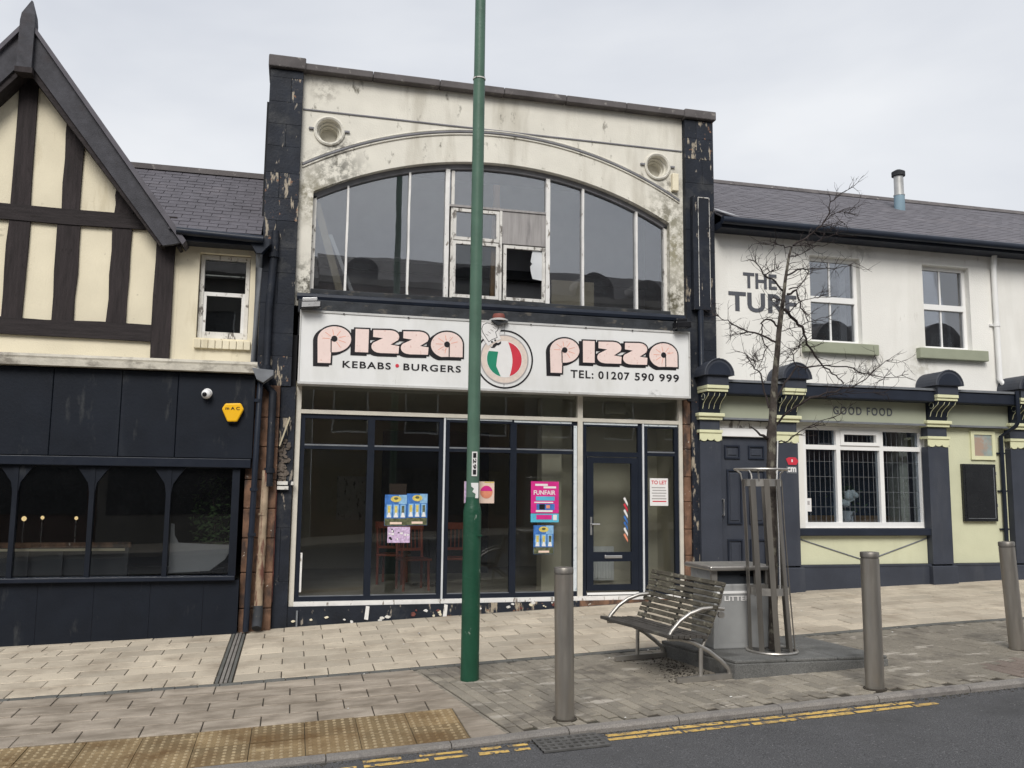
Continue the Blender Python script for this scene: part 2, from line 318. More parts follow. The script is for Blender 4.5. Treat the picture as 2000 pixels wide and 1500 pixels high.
def thing(name, label, cat, loc, group=None):
    o = bpy.data.objects.new(name, None); COL.objects.link(o); o.location = loc; o.empty_display_size = .2
    o['label'] = label; o['category'] = cat
    if group: o['group'] = group
    return o
def tag(o, label, cat, group=None):
    o['label'] = label; o['category'] = cat
    if group: o['group'] = group
    return o
def struct(o): o['kind'] = 'structure'; return o
def bx(name, m_, parent, *a, bevel=0, c=0):
    q = MB(); (q.cbox(*a, c) if c else q.box(*a)); return q.build(name, m_, parent, bevel=bevel)
def copy_tree(o, dx, label=None):
    c = o.copy(); COL.objects.link(c)
    for ch in list(o.children):
        d = ch.copy(); COL.objects.link(d); d.parent = c
        for gch in list(ch.children): e = gch.copy(); COL.objects.link(e); e.parent = d
    c.location = o.location + Vector(dx)
    if label: c['label'] = label
    return c
def wall_holes(x0, x1, z0, z1, y0, y1, holes):
    q = MB(); xs = sorted({x0, x1, *[h[0] for h in holes], *[h[1] for h in holes]}); zs = sorted({z0, z1, *[h[2] for h in holes], *[h[3] for h in holes]})
    inh = lambda x, z: any(h[0] < x < h[1] and h[2] < z < h[3] for h in holes)
    for a, b in zip(xs, xs[1:]):
        for c_, d_ in zip(zs, zs[1:]):
            if inh((a+b)/2, (c_+d_)/2): continue
            q.add([(a, y0, c_), (b, y0, c_), (b, y0, d_), (a, y0, d_)], [(0, 1, 2, 3)])
            q.add([(a, y1, c_), (b, y1, c_), (b, y1, d_), (a, y1, d_)], [(3, 2, 1, 0)])
    rects = [(h, 1) for h in holes]+[((x0, x1, z0, z1), -1)]
    for (a, b, c_, d_), sg in rects:
        P = [(a, c_), (b, c_), (b, d_), (a, d_)]
        for i in range(4):
            p, n_ = P[i], P[(i+1) % 4]; f = [(0, 1, 2, 3)] if sg < 0 else [(3, 2, 1, 0)]
            q.add([(p[0], y0, p[1]), (p[0], y1, p[1]), (n_[0], y1, n_[1]), (n_[0], y0, n_[1])], f)
    return q
def text(name, body, x0, x1, z0, z1, y, m_, parent, th=.004, bold=.0, spacing=1.0, slope=0, face='front', rot=0):
    cu = bpy.data.curves.new('t', 'FONT'); cu.body = body; cu.extrude = .5; cu.offset = bold; cu.space_character = spacing; cu.resolution_u = 4
    to = bpy.data.objects.new('t', cu); COL.objects.link(to); bpy.context.view_layer.update()
    dg = bpy.context.evaluated_depsgraph_get(); me = bpy.data.meshes.new_from_object(to.evaluated_get(dg))
    bpy.data.objects.remove(to)
    vs_ = [v.co.copy() for v in me.vertices]
    if rot: vs_ = [Vector((v.y, -v.x, v.z)) if rot == -90 else Vector((-v.y, v.x, v.z)) for v in vs_]
    ax, bx_ = min(v.x for v in vs_), max(v.x for v in vs_); ay, by = min(v.y for v in vs_), max(v.y for v in vs_)
    q = MB()
    q.v = [(x0+(v.x-ax)/(bx_-ax)*(x1-x0), y-(v.z+.5)*th, z0+(v.y-ay)/(by-ay)*(z1-z0)+slope*((v.x-ax)/(bx_-ax))) for v in vs_]
    q.f = [tuple(p.vertices) for p in me.polygons]; q.mi = [0]*len(q.f); bpy.data.meshes.remove(me)
    return q.build(name, m_, parent)
def offset_poly(pts, d):
    n = len(pts); a = sum(pts[i][0]*pts[(i+1) % n][1]-pts[(i+1) % n][0]*pts[i][1] for i in range(n))
    if a < 0: pts = pts[::-1]
    out = []
    for i in range(n):
        p0, p1, p2 = Vector(pts[i-1]), Vector(pts[i]), Vector(pts[(i+1) % n])
        e1, e2 = (p1-p0), (p2-p1)
        if e1.length < 1e-6 or e2.length < 1e-6: continue
        e1.normalize(); e2.normalize(); n1, n2 = Vector((e1.y, -e1.x)), Vector((e2.y, -e2.x)); b = n1+n2
        k = d/max(.45, (1+n1.dot(n2))/1)*1
        out.append(tuple(p1+b*k))
    return out
def arc(cx, cz, rx, rz, a0, a1, n=14): return [(cx+rx*math.cos(R(a0+(a1-a0)*i/n)), cz+rz*math.sin(R(a0+(a1-a0)*i/n))) for i in range(n+1)]
def pane(parent, x0, x1, z0, z1, y, m_, name='pane'): return bx(name, m_, parent, x0, x1, y, y+.006, z0, z1)
def slates(parent, x0_, x1, e, rdg, m_, wd=.28, ex=.17, th=.006):      # e, rdg = (y, z) of eave and ridge
    q = MB(); L = math.hypot(rdg[0]-e[0], rdg[1]-e[1]); dy, dz = (rdg[0]-e[0])/L, (rdg[1]-e[1])/L; ny, nz_ = -dz, dy
    rows = int(L/ex); k = 0
    for i in range(rows):
        s0 = i*ex; s1 = min(L, s0+ex*1.25); x0 = x0_(e[1]+dz*s0) if callable(x0_) else x0_; x = math.floor(x0/wd)*wd-(wd/2 if i % 2 else 0)
        while x < x1:
            a, b = max(x0, x+.004), min(x1, x+wd-.004); lift = th*(1.3+random.random()*.9); j = random.uniform(-.006, .006)
            if b-a > .02:
                def pt(xx, s_, h): return (xx, e[0]+dy*s_+ny*h, e[1]+dz*s_+nz_*h)
                q.add([pt(a, s0+j, lift), pt(b, s0+j, lift), pt(b, s1, .004), pt(a, s1, .004), pt(a, s0+j, 0), pt(b, s0+j, 0)], [(0, 1, 2, 3), (4, 5, 1, 0), (0, 3, 4), (5, 2, 1)])
            x += wd
    o = q.build('roof_slates', m_, parent); o['kind'] = 'stuff'; return o

# ================================================================== THE SETTING
def sheet(name, xs, ys, zfun, m_):
    q = MB(); q.v = [(x, y, zfun(x, y)) for y in ys for x in xs]; n = len(xs)
    q.f = [(j*n+i, j*n+i+1, (j+1)*n+i+1, (j+1)*n+i) for j in range(len(ys)-1) for i in range(n-1)]; q.mi = [0]*len(q.f)
    return struct(q.build(name, m_))
XR = [-60, -30, -14, -9, -6, -3.3, -1.8, -.6, .5, 1.5, 2, 3.7, 5.5, 7.4, 10, 14, 18, 30, 60]
sheet('ground', [-400, -60, -14, 0, 10, 18, 60, 400], [-400, -60, -12, 0, 12, 40, 60, 400], lambda x, y: zf(x)-.75, 'ground_far')
road = sheet('road', XR, [-3.6, -1, 1, 3, 5, 6.0, 6.45, 6.6], road_z, 'asphalt')
KY = 6.56                                                  # kerb face
def kz(x): return g(x, KY+.1)
bedx = [-20, -14, -9, -6, -3.3, -1.8, -.6, .2, .8, 1.2, 1.5, 1.75, 2, 2.6, 3.7, 5.5, 7.4, 10, 14, 18, 24]
pav = sheet('pavement', bedx, [6.6, 6.9, 7.3, 7.9, 8.5, 9, 10, 11, 12.1], lambda x, y: g(x, y)-.012, 'joint')
sheet('opposite_pavement', XR, [-9, -6, -3.6], lambda x, y: zf(x)-.024*(D-6.5)-.10+.066+.11, 'slab')
q = MB()
for a, b in zip(XR, XR[1:]): q.hexa([(a, -3.75, road_z(a, -3.6)-.1), (b, -3.75, road_z(b, -3.6)-.1), (b, -3.6, road_z(b, -3.6)-.1), (a, -3.6, road_z(a, -3.6)-.1), (a, -3.75, road_z(a, -3.6)+.115), (b, -3.75, road_z(b, -3.6)+.115), (b, -3.6, road_z(b, -3.6)+.115), (a, -3.6, road_z(a, -3.6)+.115)])
struct(q.build('opposite_kerb', 'kerb'))

def tile_mesh(name, lx, ly, th, c, m_):
    a, b = lx/2, ly/2; me = bpy.data.meshes.new(name)
    vs_ = [(-a, -b, -th), (a, -b, -th), (a, b, -th), (-a, b, -th), (-a, -b, -c), (a, -b, -c), (a, b, -c), (-a, b, -c), (-a+c, -b+c, 0), (a-c, -b+c, 0), (a-c, b-c, 0), (-a+c, b-c, 0)]
    fs = [(0, 1, 5, 4), (1, 2, 6, 5), (2, 3, 7, 6), (3, 0, 4, 7), (4, 5, 9, 8), (5, 6, 10, 9), (6, 7, 11, 10), (7, 4, 8, 11), (8, 9, 10, 11)]
    me.from_pydata(vs_, [], fs); me.materials.append(MATS[m_]); return me
def put_tile(name, me, x, y, rz=0, lift=0, jit=.0025, tilt=.004, parent=None, zfun=g):
    o = bpy.data.objects.new(name, me); COL.objects.link(o); o.parent = parent or pav
    sx = (zfun(x+.2, y)-zfun(x-.2, y))/.4; sy = (zfun(x, y+.15)-zfun(x, y-.15))/.3
    nrm = Vector((-sx+random.uniform(-tilt, tilt), -sy+random.uniform(-tilt, tilt), 1)).normalized()
    qz = Matrix.Rotation(rz, 4, 'Z'); o.rotation_mode = 'QUATERNION'
    o.rotation_quaternion = Vector((0, 0, 1)).rotation_difference(nrm) @ qz.to_quaternion()
    o.location = (x, y, zfun(x, y)+lift+random.uniform(-jit, jit)); return o
# light slabs along the fronts: 450 x 300 in half bond
LX, LY = .45, .30
slab_full = tile_mesh('slab', LX-.009, LY-.019, .03, .004, 'slab'); slab_half = tile_mesh('slab_half', LX/2-.009, LY-.019, .03, .004, 'slab')
def slab_rows(y0, rows, x0, x1, full, lx, ly, name, xend=None):
    for j in range(rows):
        y = y0+ly*(j+.5); x = x0-(lx/2 if j % 2 else 0)
        while x < x1:
            if not (xend and x+lx > xend(y)): put_tile(name, full, x+lx/2, y)
            x += lx
CHX = (-.66, -.49)                                           # drainage channel across the slabs
for j in range(9):
    y = 9.02+LY*(j+.5); x = CHX[0]-(.225 if j % 2 else 0)
    if j % 2: put_tile('paving_slab', slab_half, CHX[0]-.1125, y)
    while x > -4.6: put_tile('paving_slab', slab_full, x-.225, y); x -= LX
    x = CHX[1]
    if j % 2: put_tile('paving_slab', slab_half, x+.1125, y); x += .225
    while x < 11.6: put_tile('paving_slab', slab_full, x+.225, y); x += LX
# dark edging course
em = tile_mesh('edging', .195, .095, .03, .004, 'edging'); x = -4.4
while x < 1.25: put_tile('edging_block', em, x+.1, 8.955); x += .2
q = MB(); x = 1.25
while x < 11.8:
    z0, z1 = g(x+.003, 8.955), g(x+.197, 8.955); q.hexa([(x+.003, 8.908, z0-.03), (x+.197, 8.908, z1-.03), (x+.197, 9.003, z1-.03), (x+.003, 9.003, z0-.03), (x+.003, 8.908, z0-.001), (x+.197, 8.908, z1-.001), (x+.197, 9.003, z1+.001), (x+.003, 9.003, z0+.001)]); x += .2
o = q.build('edging_course', 'edging', pav); o['kind'] = 'stuff'
# worn slabs behind the crossing
def skew(y): return 1.30+(8.5-y)*.19                        # joint between slabs and setts
worn = tile_mesh('worn_slab', LX-.009, .286-.017, .03, .004, 'slab_worn')
def cut_slab(xa, y, hy, m_, name='paving_slab'):           # slab trimmed to the slanting joint
    y0, y1 = y-hy, y+hy; c_ = .004; b0, b1 = skew(y0)-.006, skew(y1)-.006; q = MB()
    lo = [(xa, y0), (b0, y0), (b1, y1), (xa, y1)]; hi = [(xa+c_, y0+c_), (b0-c_, y0+c_), (b1-c_, y1-c_), (xa+c_, y1-c_)]
    q.add([(x, yy, g(x, yy)-.03) for x, yy in lo]+[(x, yy, g(x, yy)-c_) for x, yy in lo]+[(x, yy, g(x, yy)) for x, yy in hi], [(0, 1, 5, 4), (1, 2, 6, 5), (2, 3, 7, 6), (3, 0, 4, 7), (4, 5, 9, 8), (5, 6, 10, 9), (6, 7, 11, 10), (7, 4, 8, 11), (8, 9, 10, 11)])
    return q.build(name, m_, pav)
for j in range(5):
    y = 7.47+.286*(j+.5); x = .72+(.225 if j % 2 else 0)
    cut_slab(x+.006 if skew(y)-x < .62 else x+.456, y, .1345, 'slab_worn')
    if skew(y)-x >= .62: put_tile('paving_slab', worn, x+.225, y)
    while x > -4.2: put_tile('paving_slab', worn, x-.225, y); x -= LX
# tactile paving: 400 mm slabs with raised bars
def tactile_mesh():
    me0 = MB(); a = .1975
    me0.add([(-a, -a, -.03), (a, -a, -.03), (a, a, -.03), (-a, a, -.03), (-a, -a, -.004), (a, -a, -.004), (a, a, -.004), (-a, a, -.004)], [(0, 1, 5, 4), (1, 2, 6, 5), (2, 3, 7, 6), (3, 0, 4, 7), (4, 5, 6, 7)])
    me0.cur = 1
    for i in range(6):
        for j in range(6):
            x, y = -.163+.0652*i, -.163+.0652*j; n = 7
            me0.add([(x+.0165*math.cos(t_*6.2832/n), y+.0165*math.sin(t_*6.2832/n), -.004) for t_ in range(n)]+[(x+.0105*math.cos(t_*6.2832/n), y+.0105*math.sin(t_*6.2832/n), .0025) for t_ in range(n)], [tuple(range(n, 2*n))]+[(t_, (t_+1) % n, n+(t_+1) % n, n+t_) for t_ in range(n)])
    me = bpy.data.meshes.new('tactile'); me.from_pydata(me0.v, [], me0.f); me.materials.append(MATS['tactile']); me.materials.append(MATS['tactile_bar']); me.polygons.foreach_set('material_index', me0.mi); return me
tm = tactile_mesh()
for j in range(2):
    y = 6.665+.4*(j+.5)
    x = 1.36
    while x > -4: put_tile('tactile_slab', tm, x-.2, y, lift=.002); x -= .4
for j in range(3): cut_slab(1.366, 6.665+.267*(j+.5), .127, 'slab_worn')
# small setts, laid askew
ANG = R(10.8); ca, sa = math.cos(ANG), math.sin(ANG)
cells = []
for i in range(-30, 130):
    for j in range(-20, 40):
        u, v = i*.1+.05, j*.2+(.1 if i % 2 else 0)
        x = 1.6+u*ca-v*sa; y = 6.6+u*sa+v*ca
        if y < 6.665 or y > 8.95 or x > 11.6 or x < skew(y)-.05: continue
        cells.append((x, y))
cells.sort(key=lambda p: math.hypot(p[0], p[1]))
sm = tile_mesh('sett', .094, .192, .03, .004, 'sett')
near = [c_ for c_ in cells if c_[0] < 5.6][:300]
def edge_low(x, y): return -.008 if (y < 6.76 or y > 8.80 or x < skew(y)+.07) else 0
for x, y in near: put_tile('sett', sm, x, y, ANG, lift=edge_low(x, y), jit=.003, tilt=.012)
ns = set(near); q = MB()
for x, y in cells:
    if (x, y) in ns: continue
    red = x > 6.35 and y < 7.2+.1*(x-6.35); q.cur = 1 if red else 0
    h = random.uniform(-.003, .003)+edge_low(x, y); tx, ty = random.uniform(-.01, .01), random.uniform(-.01, .01)
    def cpt(a, b, dz): xx = x+a*ca-b*sa; yy = y+a*sa+b*ca; return (xx, yy, g(xx, yy)+dz+h+tx*a+ty*b)
    a, b = .047, .096; c_ = .004
    q.add([cpt(-a, -b, -.02), cpt(a, -b, -.02), cpt(a, b, -.02), cpt(-a, b, -.02), cpt(-a, -b, -c_), cpt(a, -b, -c_), cpt(a, b, -c_), cpt(-a, b, -c_), cpt(-a+c_, -b+c_, 0), cpt(a-c_, -b+c_, 0), cpt(a-c_, b-c_, 0), cpt(-a+c_, b-c_, 0)],
          [(0, 1, 5, 4), (1, 2, 6, 5), (2, 3, 7, 6), (3, 0, 4, 7), (4, 5, 9, 8), (5, 6, 10, 9), (6, 7, 11, 10), (7, 4, 8, 11), (8, 9, 10, 11)])
o = q.build('far_setts', ['sett', 'sett_red'], pav); o['kind'] = 'stuff'
# kerb stones
x = -6.0
while x < 12.5:
    L = .9; a, b = x+.004, x+L-.004; q = MB(); c_ = .02
    za, zb = kz(a), kz(b); ra, rb = road_z(a, KY)-.08, road_z(b, KY)-.08
    y0, y1 = KY, KY+.10
    q.add([(a, y1, ra), (b, y1, rb), (b, y1, zb), (a, y1, za), (a, y0, ra), (b, y0, rb), (b, y0, zb-c_), (a, y0, za-c_), (b, y0+c_, zb), (a, y0+c_, za)],
          [(0, 3, 2, 1), (4, 5, 6, 7), (7, 6, 8, 9), (9, 8, 2, 3), (0, 4, 7, 9, 3), (1, 2, 8, 6, 5)])
    q.build('kerb_stone', 'kerb', pav); x += L
# drainage channel: three ribs in a frame
ch = thing('drain_channel', 'narrow grey ribbed drainage channel crossing the pale slabs to the wall', 'drain', (CHX[0]+.08, 9.05, g(-.58, 9.05)))
for k in range(4):
    q = MB(); x0 = CHX[0]+.008+k*.041
    q.hexa([(x0, 9.03, g(x0, 9.03)-.02), (x0+.028, 9.03, g(x0, 9.03)-.02), (x0+.028, 11.62, g(x0, 11.62)-.02), (x0, 11.62, g(x0, 11.62)-.02), (x0, 9.03, g(x0, 9.03)+.002), (x0+.028, 9.03, g(x0, 9.03)+.002), (x0+.028, 11.62, g(x0, 11.62)+.002), (x0, 11.62, g(x0, 11.62)+.002)])
    q.build('rib', 'edging' if k in (0, 3) else 'kerb', ch)
# strip of mortar along the foot of the fronts
q = MB()
for a, b in zip(bedx, bedx[1:]):
    if a < -5 or b > 13: continue
    q.hexa([(a, 11.70, g(a, 11.7)-.02), (b, 11.70, g(b, 11.7)-.02), (b, 12.0, g(b, 12)-.02), (a, 12.0, g(a, 12)-.02), (a, 11.70, g(a, 11.7)-.003), (b, 11.70, g(b, 11.7)-.003), (b, 12.0, g(b, 12)+.006), (a, 12.0, g(a, 12)+.006)])
q.build('mortar_strip', 'edging', pav)
# double yellow lines, worn into dashes, and a white mark
def dash(x0, x1, y, wd, m_='yellow_paint', name='yellow_line'):
    q = MB(); n = max(1, int((x1-x0)/.5))
    for i in range(n):
        a, b = x0+(x1-x0)*i/n, x0+(x1-x0)*(i+1)/n; j = [random.uniform(-.008, .008) for _ in range(4)]
        q.add([(a, y-wd/2+j[0], road_z(a, y)+.004), (b, y-wd/2+j[1], road_z(b, y)+.004), (b, y+wd/2+j[2], road_z(b, y)+.004), (a, y+wd/2+j[3], road_z(a, y)+.004)], [(0, 1, 2, 3)])
    q.build(name, m_, road)
YA, YB = 6.465, 6.36
for y, segs in ((YA, [(-.9, -.7), (-.5, -.42), (-.15, -.05), (.55, .82), (.95, 1.26), (1.4, 1.55), (1.6, 1.75)]), (YB, [(-1.5, -1.3), (.08, .25), (.31, .5), (.55, 1.0), (1.04, 1.28), (1.36, 1.58), (1.62, 1.74)])):
    for a, b in segs: dash(a, b, y, .055)
for y, xe in ((YA, 5.05), (YB, 5.2)):
    x = 2.36 if y == YA else 2.34
    while x < xe: L = random.uniform(.35, .62); dash(x, min(xe, x+L), y, .062); x += L+random.uniform(.012, .03)
dash(6.35, 7.2, 6.44, .11, 'white_paint', 'white_line')
# gully grate
gr = thing('gully_grate', 'black cast iron gully grate in the gutter between the yellow lines', 'drain', (2.05, 6.38, road_z(2.05, 6.38)))
gx0, gx1, gy0, gy1 = 1.80, 2.30, 6.21, 6.545; zg = lambda x, y: road_z(x, y)
def strip(name, x0, x1, y0, y1, h, parent, m_):
    q = MB(); q.hexa([(x0, y0, zg(x0, y0)-.01), (x1, y0, zg(x1, y0)-.01), (x1, y1, zg(x1, y1)-.01), (x0, y1, zg(x0, y1)-.01), (x0, y0, zg(x0, y0)+h), (x1, y0, zg(x1, y0)+h), (x1, y1, zg(x1, y1)+h), (x0, y1, zg(x0, y1)+h)]); return q.build(name, m_, parent)
strip('pit', gx0, gx1, gy0, gy1, .003, gr, 'room_black')
for k in range(5): yy = gy0+k*(gy1-gy0-.03)/4; strip('bar', gx0, gx1, yy, yy+.03, .016, gr, 'grate_iron')
for k in range(9): xx = gx0+k*(gx1-gx0-.024)/8; strip('cross_bar', xx, xx+.024, gy0+.002, gy1-.002, .014, gr, 'grate_iron')

# grit washed into the gutter
q = MB()
for k in range(900):
    x, y = random.uniform(-.5, 6.6), 6.555-abs(random.gauss(0, .045)); s_ = random.uniform(.0025, .007); z = road_z(x, y)+.001; j = [random.uniform(.6, 1.3) for _ in range(4)]
    q.add([(x-s_*j[0], y-s_, z), (x+s_, y-s_*j[1], z), (x+s_*j[2], y+s_, z), (x-s_, y+s_*j[3], z), (x, y, z+s_*.8)], [(0, 1, 4), (1, 2, 4), (2, 3, 4), (3, 0, 4)])
o = q.build('gutter_grit', 'joint'); o['kind'] = 'stuff'; o['label'] = 'dark grit washed into the gutter along the kerb'; o['category'] = 'grit'

# ================================================================== HALF-TIMBERED SHOP (left)
W = D
tb = thing('timber_framed_shop', 'cream half-timbered shop with a steep gable over a black shopfront', 'building', (-3.5, W, zf(-3.5)))
AX, AZ, EX, EZ = -3.44, 7.63, -1.53, 4.99          # gable apex and right eave
sl = (AZ-EZ)/(EX-AX)
q = MB(); q.prism([(-5.6, 3.2), (-1.55, 3.2), (-1.55, EZ-.02), (AX, AZ-.2), (-5.35, EZ-.02)], W, W+.3); q.build('gable_wall', 'cream_render', tb)
q = wall_holes(-1.549, -.50, 3.2, 5.1, W, W+.25, [(-1.30, -.66, 3.80, 4.93)]); q.build('side_wall', 'cream_render', tb)
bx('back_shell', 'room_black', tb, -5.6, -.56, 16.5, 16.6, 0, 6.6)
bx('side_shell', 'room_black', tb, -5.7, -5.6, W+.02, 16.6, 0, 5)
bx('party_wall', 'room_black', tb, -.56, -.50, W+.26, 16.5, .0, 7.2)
bx('upper_floor', 'room_dark', tb, -5.6, -.56, W-.25, 16.5, 3.12, 3.2)
bx('shop_floor', 'room_floor', tb, -5.6, -.63, W-.15, 16.5, -.3, .5)
def beam(x0, x1, z0, z1, m_, y=W-.035, skew_=0):
    q = MB(); j = lambda: random.uniform(-.010, .010)
    if m_ == 'timber':
        n = 4; L = [(x0+j()+skew_*i/n, z0+(z1-z0)*i/n) for i in range(n+1)]; Rr = [(x1+j()+skew_*i/n, z0+(z1-z0)*i/n) for i in range(n+1)]; pts = L+Rr[::-1]
    else:
        n = 6; L = [(x0+(x1-x0)*i/n, z0+j()) for i in range(n+1)]; Rr = [(x0+(x1-x0)*i/n, z1+j()) for i in range(n+1)]; pts = L+Rr[::-1]
    q.prism(pts, y, W+.01); return q.build('timber_beam', m_, tb)
for x0, x1 in ((-4.72, -4.47), (-4.15, -3.92), (-3.57, -3.33), (-3.01, -2.75), (-2.37, -2.14)): beam(x0, x1, 3.92, 5.17, 'timber')
beam(-1.83, -1.60, 3.47, 5.16, 'timber', W-.06)
for x, zt in ((-3.57, 7.2), (-2.99, 6.68), (-2.36, 5.82), (-4.10, 6.45), (-4.72, 5.6)): beam(x, x+.22, 5.36, zt, 'timber')
beam(-5.5, -1.6, 5.165, 5.365, 'timber_h', W-.05); beam(-5.5, -1.835, 3.72, 3.93, 'timber_h', W-.05)
# barge boards, roof edge and finial
for sgn, nm in ((1, 'right'), (-1, 'left')):
    ex = EX if sgn > 0 else AX-(EX-AX); n_ = Vector((sl*sgn, 0, 1)).normalized(); y0, y1 = W-.30, W-.24
    a, b = Vector((AX, 0, AZ-.02)), Vector((ex+.02*sgn, 0, EZ-.03)); t = .26
    q = MB(); pts = [(a.x, a.z), (b.x, b.z), (b.x-.10*sgn, b.z-.03), (b.x-n_.x*t, b.z-n_.z*t+.10), (a.x, a.z-t/n_.z)]
    q.prism(pts, y0, y1); q.build('barge_board', 'barge', tb)
    q = MB(); pts = [(a.x, a.z-t/n_.z+.03), (b.x-n_.x*t+.0, b.z-n_.z*t+.13), (b.x-n_.x*(t+.05), b.z-n_.z*(t+.05)+.13), (a.x, a.z-(t+.07)/n_.z)]
    q.prism(pts, y0+.03, W-.0); q.build('barge_moulding', 'timber_h', tb)
    q = MB(); pts = [(a.x, a.z+.075), (b.x+.07*sgn, b.z+.02), (b.x+.03*sgn, b.z-.035), (a.x, a.z)]
    q.prism(pts, y0-.05, W+4); q.build('gable_roof', 'slate', tb)
    q = MB(); q.prism([(a.x, a.z-.01), (b.x, b.z-.04), (b.x-.03*sgn, b.z-.06), (a.x, a.z-.06)], y0+.061, W); q.build('soffit', 'timber_h', tb)
q = MB(); q.box(AX-.085, AX+.085, W-.37, W-.22, AZ-.62, AZ-.0); q.add([(AX-.085, W-.37, AZ), (AX+.085, W-.37, AZ), (AX+.085, W-.22, AZ), (AX-.085, W-.22, AZ), (AX-.075, W-.36, AZ+.10), (AX+.075, W-.36, AZ+.10), (AX+.075, W-.23, AZ+.10), (AX-.075, W-.23, AZ+.10), (AX+.01, W-.30, AZ+.31), (AX+.03, W-.30, AZ+.29)],
      [(0, 1, 5, 4), (1, 2, 6, 5), (2, 3, 7, 6), (3, 0, 4, 7), (4, 5, 9, 8), (5, 6, 9), (6, 7, 8, 9), (7, 4, 8)]); q.build('finial', 'barge', tb)
bx('finial_collar', 'timber', tb, AX-.1, AX+.1, W-.38, W-.21, AZ-.68, AZ-.61)
# main roof beside the gable
e, rd = (W-.34, 5.13), (13.6, 6.62); gx = lambda z: AX+(AZ-z)/sl-.02
q = MB(); q.add([(gx(e[1]), e[0], e[1]-.01), (-.53, e[0], e[1]-.01), (-.53, rd[0], rd[1]-.01), (gx(rd[1])-.1, rd[0], rd[1]-.01), (gx(5.)-1.2, 16.6, 5.0), (-.53, 16.6, 5.0)], [(0, 1, 2, 3), (3, 2, 5, 4)]); q.build('roof', 'slate', tb)
slates(tb, gx, -.53, e, rd, 'slate', .24, .14)
bx('ridge_tiles', 'coping', tb, -2.75, -.53, rd[0]-.09, rd[0]+.09, rd[1]-.03, rd[1]+.05)
bx('eaves_board', 'gutter_black', tb, -1.56, -.56, W-.26, W+.05, 5.0, 5.11)
q = MB(); q.tube([(-1.56, W-.34, 5.10), (-.50, W-.34, 5.07)], .05, 10); q.build('gutter', 'gutter_black', tb, smooth=True)
q = MB(); q.prism([(-.66, 5.10), (-.42, 5.10), (-.42, 5.02), (-.52, 4.90), (-.58, 4.90), (-.66, 5.02)], W-.30, W-.12); q.build('rain_hopper', 'gutter_black', tb)
q = MB(); q.tube([(-.55, W-.2, 4.92), (-.55, W-.1, 4.75), (-.56, W-.09, 3.5), (-.50, W-.12, 3.36)], .042, 10); q.build('downpipe', 'lead', tb, smooth=True)
# upstairs sash window
wi = bx('sash_window', 'old_white', tb, -1.295, -.665, W+.09, W+.13, 3.80, 3.90)
fx0, fx1, fz0, fz1 = -1.29, -.67, 3.80, 4.92
q = MB(); q.box(fx0, fx0+.05, W+.08, W+.17, fz0, fz1); q.box(fx1-.05, fx1, W+.08, W+.17, fz0, fz1); q.box(fx0+.05, fx1-.05, W+.08, W+.17, fz1-.05, fz1); q.build('frame', 'old_white', wi)
q = MB(); q.box(fx0+.05, fx1-.05, W+.095, W+.14, 4.38, 4.43); q.box(fx0+.05, fx0+.09, W+.095, W+.14, 3.90, 4.38); q.box(fx1-.09, fx1-.05, W+.095, W+.14, 3.90, 4.38); q.build('lower_sash', 'white_peel', wi)
q = MB(); q.box(fx0+.05, fx1-.05, W+.15, W+.165, 4.66, 4.675); q.build('blind_rail', 'old_white', wi)
pane(wi, fx0+.05, fx1-.05, 3.90, 4.38, W+.115, 'glass_left'); pane(wi, fx0+.05, fx1-.05, 4.43, 4.87, W+.14, 'glass_left')
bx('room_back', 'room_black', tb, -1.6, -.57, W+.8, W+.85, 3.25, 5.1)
for k in range(8): x = -1.315+k*.0875; bx('sill_brick', 'cream_render', tb, x+.003, x+.085, W-.05+random.uniform(-.006, .004), W+.1, 3.66, 3.775, bevel=.006)
# ledge above the fascia
q = MB(); q.prism([(-5.6, 3.30), (-.47, 3.32), (-.47, 3.375), (-.55, 3.40), (-5.6, 3.385)], 11.38, W+.01); q.build('ledge', 'ledge_white', tb)
q = MB(); q.tube([(-5.6, 11.42, 3.41), (-.5, 11.42, 3.425)], .035, 8); q.build('ledge_roll', 'ledge_white', tb, smooth=True)
q = MB(); q.prism([(-.56, 3.38), (-.30, 3.36), (-.30, 3.30), (-.42, 3.20), (-.50, 3.24)], 11.36, 11.62); q.build('corner_flashing', 'lead', tb)
# black fascia of wide panels
FY = 11.5
fx = [-5.6, -3.62, -2.86, -2.09, -1.44, -.515]
for a, b in zip(fx, fx[1:]): bx('fascia_panel', 'blue_black', tb, a+.003, b-.003, FY, FY+.1, 2.24, 3.30, c=.006)
bx('fascia_backing', 'room_black', tb, -5.6, -.52, FY+.08, FY+.3, 2.12, 3.30)
bx('fascia_trim', 'anthracite', tb, -5.6, -.53, FY-.02, FY+.09, 2.125, 2.235, bevel=.008)
# shop window
mull = [-4.05, -3.20, -2.36, -1.49, -.70]
for i, x in enumerate(mull):
    wd = .055 if i < 4 else .09
    q = MB(); q.box(x-wd/2, x+wd/2, FY+.04, FY+.12, .80, 2.12); q.build('mullion', 'blue_black', tb)
    if i < 4:
        q = MB(); q.prism([(x-.19, 2.12), (x-.13, 2.04), (x-.05, 1.92), (x-.03, 1.80), (x+.03, 1.80), (x+.05, 1.92), (x+.13, 2.04), (x+.19, 2.12)], FY+.05, FY+.11); q.build('arch_bracket', 'blue_black', tb)
for a, b in zip([-4.9]+mull, mull): pane(tb, a+.028, b-.028, .82, 2.12, FY+.09, 'glass_left')
bx('window_sill', 'anthracite', tb, -5.6, -.655, FY-.05, FY+.14, .745, .80, bevel=.008)
pj = [-5.6, -4.1, -3.46, -2.87, -2.26, -1.63, -1.02, -.605]
